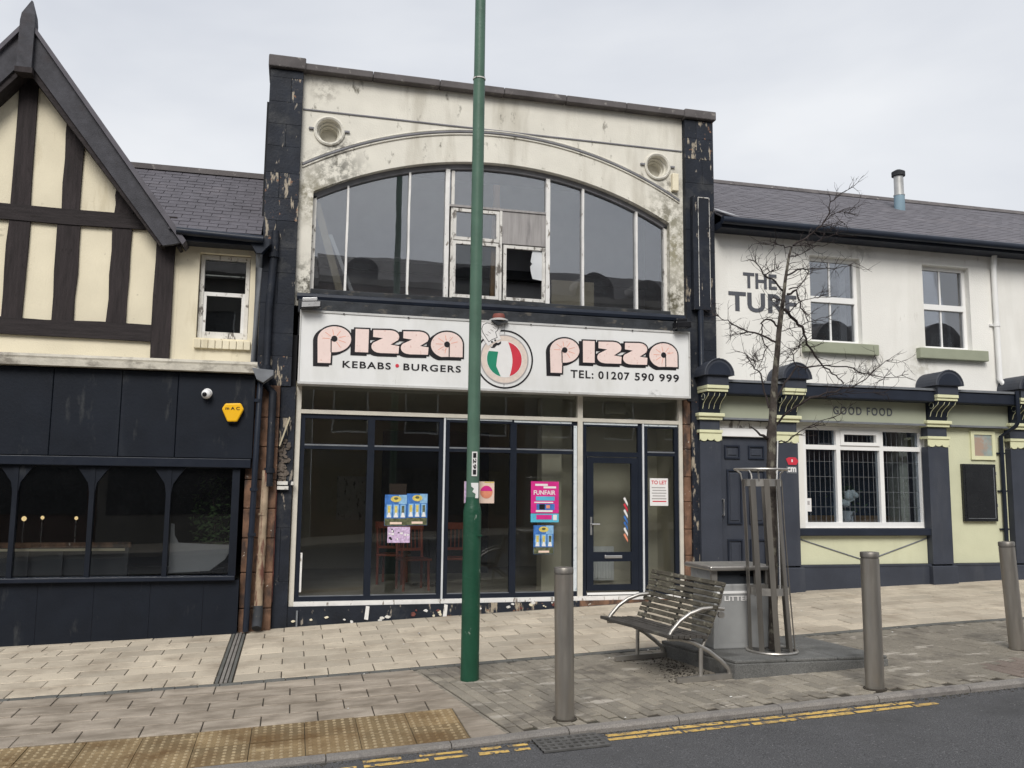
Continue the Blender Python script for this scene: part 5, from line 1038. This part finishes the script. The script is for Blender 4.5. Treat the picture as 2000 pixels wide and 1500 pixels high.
# picture frame and notice case
x0, x1, z0, z1 = 10.43, 10.89, 2.44, 2.90; PW = W-.05
t = thing('picture_panel', 'faded picture panel in a pale frame above the black notice case', 'picture', (10.66, PW, z0)); q = MB(); q.box(x0, x0+.06, PW-.03, PW-.001, z0, z1); q.box(x1-.06, x1, PW-.03, PW-.001, z0, z1); q.box(x0+.06, x1-.06, PW-.03, PW-.001, z0, z0+.06); q.box(x0+.06, x1-.06, PW-.03, PW-.001, z1-.06, z1); q.build('frame', 'cream_trim', t); bx('picture', 'faded_print', t, x0+.06, x1-.06, PW-.015, PW-.001, z0+.06, z1-.06)
x0, x1, z0, z1 = 10.22, 10.84, 1.47, 2.37
t = thing('notice_case', 'tall black glazed notice case on the pale green pub wall', 'notice case', (10.53, PW, z0)); bx('case', 'board_dark', t, x0, x1, PW-.06, PW-.001, z0, z1, bevel=.008); bx('glazing', 'board_dark', t, x0+.04, x1-.06, PW-.066, PW-.061, z0+.06, z1-.04)
bx('edge', 'lead', t, x1-.055, x1-.045, PW-.068, PW-.061, z0+.05, z1-.05); bx('edge', 'lead', t, x0+.06, x1-.06, PW-.068, PW-.061, z0+.045, z0+.053)
for z in (1.7, 2.2): bx('hinge', 'lead', t, x1+.0, x1+.015, PW-.05, PW-.03, z, z+.05)
# downpipes
q = MB(); q.tube([(11.07, W-.09, 5.86), (11.06, W-.06, 5.6), (11.06, W-.06, 3.75), (11.10, W-.09, 3.66), (11.30, W-.3, 3.58), (11.32, PF-.27, 3.5)], .042, 10); q.build('downpipe', 'white_upvc', pb, smooth=True)
for z in (4.65,): q = MB(); q.lathe([(.052, -.03), (.052, .03)], (11.06, W-.06, z), 12); q.build('pipe_collar', 'white_upvc', pb); bx('pipe_clip', 'white_upvc', pb, 10.96, 11.16, W-.03, W-.001, z-.015, z+.015)
q = MB(); q.tube([(11.05, PF-.26, 3.52), (11.05, PF-.26, 3.05), (11.05, PF-.2, 2.97), (10.98, W-.10, 2.82), (10.98, W-.10, .86)], .032, 10); q.build('downpipe', 'gutter_black', pb, smooth=True)
for z in (2.55, 1.95, 1.35): bx('pipe_clip', 'gutter_black', pb, 10.90, 11.06, W-.085, W-.051, z-.012, z+.012)

# ================================================================== BUILDINGS ACROSS THE STREET (seen only as reflections)
def far_house(x0, x1, h, m_, dormers, label, arch=True):
    t = thing('terrace_building', label, 'building', ((x0+x1)/2, -9, 0), 'buildings across the street'); zb = zf((x0+x1)/2)-.3; yw = -9.0
    hs = []
    n = max(2, int((x1-x0)/2.2)); st = (x1-x0)/n
    for k in range(n):
        for z in (3.9, 6.6):
            if z+1.6 < h: hs.append((x0+st*k+st*.25, x0+st*k+st*.75, z, z+1.6))
    q = MB()
    xs = sorted({x0, x1, *[v for h_ in hs for v in h_[:2]]}); zs2 = sorted({zb, h, 3.2, *[v for h_ in hs for v in h_[2:]]})
    wall_holes(x0, x1, zb, h, yw-.3, yw, hs).build('wall', m_, t)
    for a, b, c_, d_ in hs:
        f = bx('window', 'white_upvc', t, a, b, yw-.15, yw-.1, c_, c_+.06); q = MB(); q.box(a, a+.06, yw-.15, yw-.1, c_+.06, d_); q.box(b-.06, b, yw-.15, yw-.1, c_+.06, d_); q.box(a+.06, b-.06, yw-.15, yw-.1, (c_+d_)/2-.03, (c_+d_)/2+.03); q.build('frame', 'white_upvc', f); bx('pane', 'board_dark', f, a+.06, b-.06, yw-.14, yw-.13, c_+.06, d_)
    bx('shop_fascia', 'pub_dark', t, x0+.1, x1-.1, yw, yw+.2, 2.6, 3.2); bx('shop_window', 'board_dark', t, x0+.3, x1-.3, yw, yw+.04, .9, 2.55)
    bx('cornice', 'stone_far', t, x0, x1, yw, yw+.25, h-.2, h+.05)
    q = MB(); q.hexa([(x0, yw-8, h), (x1, yw-8, h), (x1, yw+.1, h), (x0, yw+.1, h), (x0, yw-4.2, h+2.0), (x1, yw-4.2, h+2.0), (x1, yw-4, h+2.0), (x0, yw-4, h+2.0)]); q.build('roof', 'slate_far', t)
    for dx, r_ in dormers:
        pts = [(dx-r_, h+.05), (dx+r_, h+.05)]+[(dx+r_*math.cos(math.pi*i/14), h+.3+r_*math.sin(math.pi*i/14)) for i in range(15)]
        q = MB(); q.prism(pts, yw-2.2, yw-.02); dm = q.build('dormer', 'slate_far', t); bx('pane', 'board_dark', dm, dx-r_*.5, dx+r_*.5, yw-.018, yw-.005, h+.3, h+.3+r_*.6)
far_house(-16, -6.4, 9.3, 'brick_far', [], 'brick terrace across the street, reflected in the left shop'); far_house(-6.38, .6, 9.55, 'stone_far', [], 'stone terrace across the street, reflected left in the arched window')
far_house(.62, 8.6, 9.7, 'brick_far', [(2.2, .65), (6.2, .5)], 'brick building with two small round dormers across the street'); far_house(8.62, 16.4, 9.55, 'stone_far', [(11.6, .8), (13.9, .7)], 'pale stone building with two larger round dormers across the street'); far_house(16.42, 30, 8.0, 'brick_far', [(22.6, 1.0), (28, 1.2)], 'long brick building across the street towards the right')

# ================================================================== STREET FURNITURE
# green lamp column
LXp, LYp = 1.68, 8.32; gz = g(LXp, LYp)
lc = thing('lamp_column', 'tall green painted lamp column with a dark lower sheath in front of the shop', 'lamp post', (LXp, LYp, gz))
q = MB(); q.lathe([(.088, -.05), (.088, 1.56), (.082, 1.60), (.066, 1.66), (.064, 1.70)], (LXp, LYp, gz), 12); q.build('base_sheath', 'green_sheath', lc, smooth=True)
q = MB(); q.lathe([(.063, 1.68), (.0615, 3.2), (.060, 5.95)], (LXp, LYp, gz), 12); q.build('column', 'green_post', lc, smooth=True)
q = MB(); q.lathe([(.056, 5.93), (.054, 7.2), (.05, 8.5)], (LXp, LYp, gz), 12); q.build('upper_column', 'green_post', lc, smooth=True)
q = MB(); q.lathe([(.066, -.006), (.066, .006)], (LXp, LYp, gz+5.93), 16); q.build('joint_ring', 'old_white', lc)
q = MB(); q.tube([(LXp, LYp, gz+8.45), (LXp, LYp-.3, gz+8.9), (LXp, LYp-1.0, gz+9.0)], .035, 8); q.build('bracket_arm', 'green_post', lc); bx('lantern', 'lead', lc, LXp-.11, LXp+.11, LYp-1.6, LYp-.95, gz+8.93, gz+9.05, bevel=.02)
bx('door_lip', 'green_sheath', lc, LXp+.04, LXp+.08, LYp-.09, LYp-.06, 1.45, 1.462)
q = MB(); yy = LYp-.066
a, b = PY(921, 882, yy), PY(931, 930, yy); bx('number_plate', 'print_white', lc, a.x+.006, b.x+.004, yy, LYp, b.z, a.z); 
for k, ch_ in enumerate('1291'):
    zt = a.z-.012-(a.z-b.z-.02)*k/4; text('digit', ch_, a.x+.016, b.x-.006, zt-(a.z-b.z)*.2, zt, yy, 'print_black', lc, .002, .04, rot=-90)
q = MB(); a, b = PY(917, 943, yy), PY(934, 973, yy); q.prism([(a.x+.015, a.z), (b.x, a.z), (b.x, b.z), (b.x-.03, b.z), (b.x-.025, b.z+.04), (a.x+.03, b.z+.06), (a.x+.045, b.z+.09), (a.x+.02, b.z+.11)], yy, LYp); q.build('paper_scrap', 'print_white', lc)
pbY = LYp+.09; a, b = PY(907, 940, pbY), PY(965, 983, pbY)
t = thing('poster_board', 'pale poster with a pink and orange disc fixed behind the lamp column', 'poster', ((a.x+b.x)/2, pbY, b.z)); bx('board', 'print_peach', t, a.x, b.x, pbY, pbY+.006, b.z, a.z); bx('edge_print', 'print_lilac', t, a.x+.0005, a.x+.035, pbY-.0015, pbY-.0002, b.z+.001, a.z-.001)
c_ = PY(950, 961, pbY); curve_plate('disc', [circ(c_.x, c_.z, .062)], pbY-.002, pbY-.0005, 'print_orange', t); curve_plate('disc_top', [[(c_.x+.061*math.cos(R(10+160*i/16)), c_.z+.061*math.sin(R(10+160*i/16))) for i in range(17)]], pbY-.0035, pbY-.0022, 'print_magenta', t); bx('yellow_edge', 'print_yellow', t, a.x+.2, b.x-.004, pbY-.0015, pbY-.0003, a.z-.012, a.z-.002)
# bollards
def bollard(px, py, tpx, tpy, label, rad):
    p = None; t = 6.0; d = ray(px, py)
    for _ in range(50): P_ = EYEV+d*t; t -= (P_.z-g(P_.x, P_.y))/(d.z-.04*d.x-.024*d.y)
    P_ = EYEV+d*t; top_ = PY(tpx, tpy, P_.y); h = (top_-P_).length; ax = (top_-P_).normalized()
    o = thing('bollard', label, 'bollard', P_, 'steel bollards along the kerb')
    q = MB(); q.lathe([(rad, -.03), (rad, h-.055)], (0, 0, 0), 32); sh = q.build('shaft', 'steel', None, smooth=True); sh.parent = o
    q = MB(); q.lathe([(rad*.94, h-.055), (rad*.94, h-.045), (rad*1.03, h-.044), (rad*1.03, h-.008), (rad*.97, h), (.01, h+.001)], (0, 0, 0), 32); c_ = q.build('cap', 'steel_dark', None, smooth=True); c_.parent = o
    q = MB(); q.lathe([(rad*1.25, -.012), (rad*1.25, .003), (rad, .006)], (0, 0, 0), 24); c_ = q.build('mortar_collar', 'joint', None); c_.parent = o
    o.rotation_mode = 'QUATERNION'; o.rotation_quaternion = Vector((0, 0, 1)).rotation_difference(ax); return o
bollard(1103, 1403, 1101, 1108, 'steel bollard nearest the kerb left of the bench', .077); bollard(1709, 1344, 1698, 1078, 'steel bollard right of the tree plinth', .078); bollard(1987, 1268, 1965, 1058, 'leaning steel bollard at the right edge of the view', .075)
# plinth
PT = .365
plp = [(3.97, 7.47), (5.56, 7.44), (5.36, 8.62), (3.74, 8.62)]
pln = thing('tree_plinth', 'low dark stone plinth round the street tree', 'plinth', (4.7, 8.0, g(4.7, 8)))
q = MB(); q.slab(plp, .05, PT-.03); q.build('edge_kerb', 'granite', pln, bevel=.012)
def lerp2(u, v): a = Vector(plp[0]).lerp(Vector(plp[1]), u); b = Vector(plp[3]).lerp(Vector(plp[2]), u); return tuple(a.lerp(b, v))
for i in range(3):
    for j in range(2):
        m_ = .004; us = (i/3+m_, (i+1)/3-m_); vs2 = (j/2+m_, (j+1)/2-m_)
        q = MB(); q.slab([lerp2(us[0], vs2[0]), lerp2(us[1], vs2[0]), lerp2(us[1], vs2[1]), lerp2(us[0], vs2[1])], PT-.03, PT+random.uniform(-.002, .002)); q.build('top_slab', 'granite', pln, bevel=.01)
# bench, facing left, seen from its end
bo = Vector((3.44, 7.53, 0)); sh_ = Vector((-.21, 1.0, 0)); zb_ = g(3.6, 7.6)
bn = thing('bench', 'weathered slatted wooden bench with curved steel end frames beside the plinth', 'bench', (3.6, 8.0, g(3.6, 8)))
def bp(u, v, h): p = bo+Vector((u, 0, 0))+sh_*v; zg_ = g(p.x, p.y); return Vector((p.x, p.y, h+(zb_+(g(3.5, 8.5)-zb_)*v)))
for v in (.0, 1.0):
    arm = [(-.10, .385), (-.06, .45), (.02, .535), (.12, .60), (.24, .64), (.36, .65), (.46, .635)]
    q = MB(); q.tube([bp(u, v, h) for u, h in arm], .019, 10); q.build('arm_rest', 'steel_bright', bn, smooth=True)
    leg = [(-.10, .385), (.02, .38), (.15, .345), (.30, .265), (.42, .175), (.50, .10), (.515, .02)]
    q = MB(); q.tube([bp(u, v, h) for u, h in leg], .021, 10); q.build('curved_leg', 'steel_bright', bn, smooth=True)
    q = MB(); q.tube([bp(.22, v, .02), bp(.225, v, .31)], .019, 10); q.build('leg', 'steel_bright', bn, smooth=True)
    q = MB(); fb = [bp(-.02, v, 0), bp(.54, v, 0)]; q.bar([Vector((p.x, p.y, g(p.x, p.y)+.026)) for p in fb], .045, .045, (0, 1, 0)); q.build('foot_bar', 'steel_bright', bn)
    q = MB(); q.tube([bp(.235, v, .30), bp(.33, v, .50), bp(.42, v, .70), bp(.46, v, .86)], .016, 8); q.build('back_support', 'steel_bright', bn, smooth=True)
    q = MB(); c_ = bp(.43, v, .585); q.lathe([(.03, -.015), (.03, .015)], (c_.x, c_.y, c_.z), 14, 'y'); q.build('bolt_disc', 'steel_bright', bn)
q = MB(); q.tube([bp(.45, .5, .86), bp(.31, .5, .47), bp(.27, .5, .40), bp(-.08, .5, .385)], .014, 8); q.build('middle_strap', 'steel_dark', bn, smooth=True)
backs = [(.275+.0195*k, .445+.0525*k) for k in range(9)]
for k, (u, h) in enumerate(backs):
    q = MB(); n = 5; L = [bp(u+random.uniform(-.003, .003), -.06+1.12*i/n, h+random.uniform(-.004, .004)) for i in range(n+1)]
    q.bar(L, .040, .026, (.36, 0, .93)); q.build('back_slat', 'bench_wood', bn, bevel=.004)
for k in range(7):
    u = -.12+k*.058; h = .415-.012*math.sin(k*.5)-(.015 if k == 6 else 0)
    q = MB(); q.bar([bp(u, -.06+1.12*i/4, h+random.uniform(-.003, .003)) for i in range(5)], .050, .030, (1, 0, -.05)); q.build('seat_slat', 'bench_seat', bn, bevel=.004)
# soil and grit gathered under the bench
q = MB()
for k in range(500):
    x, y = random.gauss(3.72, .16), random.uniform(7.6, 8.5); s_ = random.uniform(.003, .010)
    if x > plp[0][0]-.19*(y-7.47)-.02: continue
    z = g(x, y)+.001; q.add([(x-s_, y-s_, z), (x+s_, y-s_*.6, z), (x+s_*.7, y+s_, z), (x-s_*.8, y+s_, z), (x, y, z+s_*.9)], [(0, 1, 4), (1, 2, 4), (2, 3, 4), (3, 0, 4)])
o = q.build('bench_grit', 'joint'); o['kind'] = 'stuff'; o['label'] = 'loose soil and grit gathered under the bench'; o['category'] = 'grit'
# litter bin
X0, X1, Y0, Y1 = 4.04, 4.70, 8.02, 8.55
lb = thing('litter_bin', 'grey metal litter bin with a flat hood behind the bench', 'litter bin', ((X0+X1)/2, (Y0+Y1)/2, PT))
q = MB(); q.hexa([(X0, Y0, PT), (X1, Y0, PT), (X1, Y1, PT), (X0, Y1, PT), (X0+.035, Y0+.03, .985), (X1-.02, Y0+.03, .985), (X1-.02, Y1-.03, .985), (X0+.035, Y1-.03, .985)]); q.build('body', 'bin_grey', lb, bevel=.012)
q = MB(); q.hexa([(X0+.05, Y0+.002, .42), (X1-.05, Y0+.002, .42), (X1-.05, Y0+.02, .42), (X0+.05, Y0+.02, .42), (X0+.065, Y0+.018, .90), (X1-.06, Y0+.018, .90), (X1-.06, Y0+.034, .90), (X0+.065, Y0+.034, .90)]); q.build('door_panel', 'bin_grey', lb, bevel=.004)
bx('pale_band', 'white_upvc', lb, X0+.05, X1-.06, Y0+.012, Y0+.03, .895, .918)
bx('opening', 'bin_dark', lb, X0+.04, X1-.03, Y0+.05, Y1-.05, .985, 1.12); bx('ash_slot', 'lens_black', lb, X0+.33, X0+.52, Y0+.045, Y0+.051, 1.06, 1.075)
for x in (X0+.0, X1-.075): bx('corner_post', 'steel_bright', lb, x, x+.06, Y0+.02, Y0+.06, .985, 1.12); bx('corner_post', 'bin_grey', lb, x, x+.06, Y1-.2, Y1-.04, .985, 1.12)
bx('side_cheek', 'bin_grey', lb, X0+.002, X0+.03, Y0+.06, Y1-.2, .985, 1.119)
q = MB(); q.slab([(X0-.04, Y0-.04), (X1+.03, Y0-.04), (X1+.03, Y1+.03), (X0-.04, Y1+.03)], 1.12, 1.165); q.build('hood', 'steel_bright', lb, bevel=.012)
text('lettering', 'LITTER', X0+.13, X0+.41, .825, .872, Y0+.014, 'print_white', lb, .004, .02, 1.0)
# tree guard
ga, gb = PZ(1508, 1272, PT), None; gc = Vector((ga.x, ga.y, PT)); gtop = PY(1486, 917, gc.y); lean_ = (gtop-gc)
tg = thing('tree_guard', 'tall cage-like steel tree guard of flat vertical bars round the young tree', 'tree guard', gc)
RB, RT = .215, .205; hgt = lean_.z-.10
def gp(a, r_, h): k = h/lean_.z; return gc+Vector((lean_.x*k+r_*math.cos(a), lean_.y*k+r_*math.sin(a), h))
NB = 9
for k in range(NB):
    a = k*2*math.pi/NB+.25; q = MB(); rad_ = lambda h: .205-.045*math.sin(math.pi*min(1, h/hgt)*.9)*.3
    q.bar([gp(a, .215, .0), gp(a, .20, hgt*.35), gp(a, .19, hgt*.7), gp(a, .19, hgt)], .052, .008, (-math.sin(a), math.cos(a), 0)); q.build('bar', 'steel_dark', tg)
for h, r_ in ((.58, .196), (hgt-.03, .186)):
    q = MB(); n = 28; hh = .035; vs_ = []
    for i in range(n): a = i*2*math.pi/n; vs_ += [gp(a, r_, h-hh), gp(a, r_, h+hh), gp(a, r_-.006, h+hh), gp(a, r_-.006, h-hh)]
    q.add(vs_, [(4*i+b, 4*((i+1) % n)+b, 4*((i+1) % n)+(b+1) % 4, 4*i+(b+1) % 4) for i in range(n) for b in range(4)]); q.build('band', 'steel_bright', tg)
q = MB(); q.tube([gp(i*2*math.pi/32, .255, lean_.z) for i in range(33)], .011, 8, False); q.build('top_ring', 'steel_bright', tg, smooth=True)
for k in range(5): a = k*2*math.pi/5+.3; q = MB(); q.tube([gp(a, .19, hgt-.01), gp(a, .20, hgt+.06), gp(a, .25, lean_.z)], .008, 6); q.build('stay', 'steel_bright', tg)
q = MB(); q.tube([gp(i*2*math.pi/32, .235, .012) for i in range(33)], .013, 8, False); q.build('base_ring', 'steel_bright', tg, smooth=True)
for k in range(12): a = k*2*math.pi/12; q = MB(); q.bar([gp(a, .10, .008), gp(a, .225, .008)], .012, .008, (-math.sin(a), math.cos(a), 0)); q.build('base_spoke', 'grate_iron', tg)
# tree
tY = gc.y; S_ = FPX
tr_ = thing('street_tree', 'bare leafless young street tree inside the steel guard', 'tree', gc)
def tp(px, py, dy=0): return PY(px, py, tY+dy)
TR_ = [(1511, 1268, .047), (1510, 1180, .044), (1510, 1100, .043), (1507, 1020, .043), (1508, 960, .041), (1506, 920, .045), (1507, 880, .043), (1507, 850, .049), (1509, 820, .041), (1511, 780, .036), (1514, 730, .032), (1518, 690, .029), (1521, 650, .027), (1526, 610, .023), (1529, 590, .021), (1534, 545, .016), (1541, 500, .013), (1546, 482, .011)]
q = MB(); pts = [tp(a, b) for a, b, _ in TR_]; q.tube(pts, [r_*(1+random.uniform(-.06, .06)) for *_, r_ in TR_], 12); q.build('trunk', 'bark', tr_, smooth=True)
q = MB(); q.tube([tp(1524, 1150, -.04), tp(1521, 1040, -.05), tp(1517, 950, -.04), tp(1519, 860, -.03)], .006, 5); q.build('support_tie', 'white_upvc', tr_)
Z = lambda zx, zy: (1380+zx/2.7775, 360+zy/2.7775)
BR = [([(425, 680), (470, 725), (520, 775), (535, 840), (565, 905), (640, 990), (700, 1040), (745, 1080)], .017, .3),
 ([(435, 600), (490, 575), (505, 630), (520, 690), (555, 745)], .013, -.3), ([(440, 490), (490, 465), (560, 458), (700, 455), (800, 425)], .010, .4),
 ([(465, 335), (540, 290), (610, 235), (660, 175), (675, 95), (730, 45), (790, 15)], .011, -.2), ([(465, 335), (530, 325), (600, 310), (700, 270)], .007, .4), ([(460, 345), (420, 330), (370, 320), (350, 335)], .007, -.4),
 ([(422, 575), (370, 530), (310, 490), (280, 435), (235, 408)], .011, -.4), ([(310, 490), (350, 470), (380, 455)], .005, -.5),
 ([(375, 855), (310, 822), (228, 800), (150, 765), (100, 735), (45, 710)], .012, .3), ([(228, 800), (180, 808), (130, 820)], .008, .4),
 ([(392, 780), (350, 735), (315, 728), (297, 760), (300, 820), (320, 885), (302, 948), (265, 962), (220, 935)], .010, -.3),
 ([(345, 1215), (312, 1125), (292, 1025), (262, 1000), (232, 965), (218, 925)], .011, .2), ([(262, 1000), (270, 950), (260, 920)], .006, .3),
 ([(378, 1310), (450, 1230), (555, 1160), (700, 1122), (800, 1100), (880, 1040), (972, 958)], .012, -.5), ([(555, 1160), (680, 1140), (800, 1130), (960, 1128)], .007, -.4),
 ([(366, 1185), (420, 1075), (490, 988), (600, 985), (760, 990), (850, 1020), (910, 1042), (1000, 1052), (1095, 1030)], .011, .5),
 ([(380, 1400), (450, 1390), (505, 1340), (620, 1282), (720, 1250)], .008, -.3), ([(335, 1380), (290, 1352), (240, 1315)], .017, -.4),
 ([(532, 795), (500, 870), (470, 905), (440, 945)], .007, -.2), ([(425, 640), (400, 625), (380, 640)], .008, .2), ([(445, 570), (520, 545), (540, 500), (555, 480)], .008, .2), ([(450, 400), (520, 375), (600, 330)], .006, .3), ([(440, 700), (500, 640), (580, 620), (640, 600)], .006, -.4), ([(490, 985), (460, 900), (530, 850)], .006, .1), ([(395, 800), (480, 780), (560, 740), (650, 720)], .005, .3), ([(610, 235), (680, 215), (740, 205)], .006, .2), ([(660, 175), (740, 150), (820, 170)], .005, -.2)]
qb, qt = MB(), MB(); rnd = random.Random(11)
def twig(p, d, L, r_, lev):
    n = 4; pts_ = [p]; dd = d.copy()
    for i in range(n): dd = (dd+Vector((rnd.gauss(0, .22), rnd.gauss(0, .22), rnd.gauss(.04, .22)))).normalized(); pts_.append(pts_[-1]+dd*L/n)
    qt.tube(pts_, [r_*(1-.17*i) for i in range(n+1)], 4, False)
    if lev > 0:
        for k in range(rnd.randint(1, 3)):
            i = rnd.randint(1, n); s2 = (dd+Vector((rnd.uniform(-1, 1), rnd.uniform(-1, 1), rnd.uniform(-.8, 1)))*.9).normalized(); twig(pts_[i], s2, L*rnd.uniform(.4, .7), r_*.62, lev-1)
for pts0, r_, dep in BR:
    n = len(pts0); pp = []
    for i, zp in enumerate(pts0): px, py = Z(*zp); pp.append(tp(px, py, dep*i/(n-1)))
    # resample with a slight crookedness
    fine = []
    for a, b in zip(pp, pp[1:]):
        for k in range(3): f = a.lerp(b, k/3); fine.append(f+Vector((rnd.gauss(0, .006), rnd.gauss(0, .01), rnd.gauss(0, .006))))
    fine.append(pp[-1]); m_ = len(fine); qb.tube(fine, [max(.0035, 1.0*r_*(1-.72*i/(m_-1))) for i in range(m_)], 6)
    if r_ > .015 and n == 3: continue
    tot = sum((b-a).length for a, b in zip(pp, pp[1:])); cnt = int(5+tot*13)
    for k in range(cnt):
        i = rnd.randint(max(1, int(m_*.25)), m_-1); d = (fine[i]-fine[i-1]).normalized(); s2 = (d*.7+Vector((rnd.uniform(-1, 1), rnd.uniform(-1, 1), rnd.uniform(-.7, 1)))).normalized(); twig(fine[i], s2, rnd.uniform(.10, .24), .0036, 1 if rnd.random() < .8 else 2)
for k in range(14):
    i = rnd.randint(9, 15); a, b = pts[i], pts[i+1] if i+1 < len(pts) else pts[i]; twig(a.lerp(b, rnd.random()), Vector((rnd.uniform(-1, 1), rnd.uniform(-1, 1), rnd.uniform(-.2, 1))).normalized(), rnd.uniform(.12, .3), .004, 1)
qb.build('limbs', 'twig', tr_, smooth=True); qt.build('twigs', 'twig', tr_)['kind'] = 'stuff'
# small litter on the paving
for k in range(34):
    x, y = random.uniform(.5, 7), random.uniform(6.7, 11); 
    if 3.5 < x < 5.7 and 7.3 < y < 8.8: continue
    s_ = random.uniform(.006, .014); q = MB(); z = g(x, y)+.004; q.add([(x-s_, y-s_, z), (x+s_, y-s_*.5, z), (x+s_*.6, y+s_, z+.004), (x-s_, y+s_*.4, z)], [(0, 1, 2, 3)])
    q.build('chewing_gum_spot', 'old_white', pav)
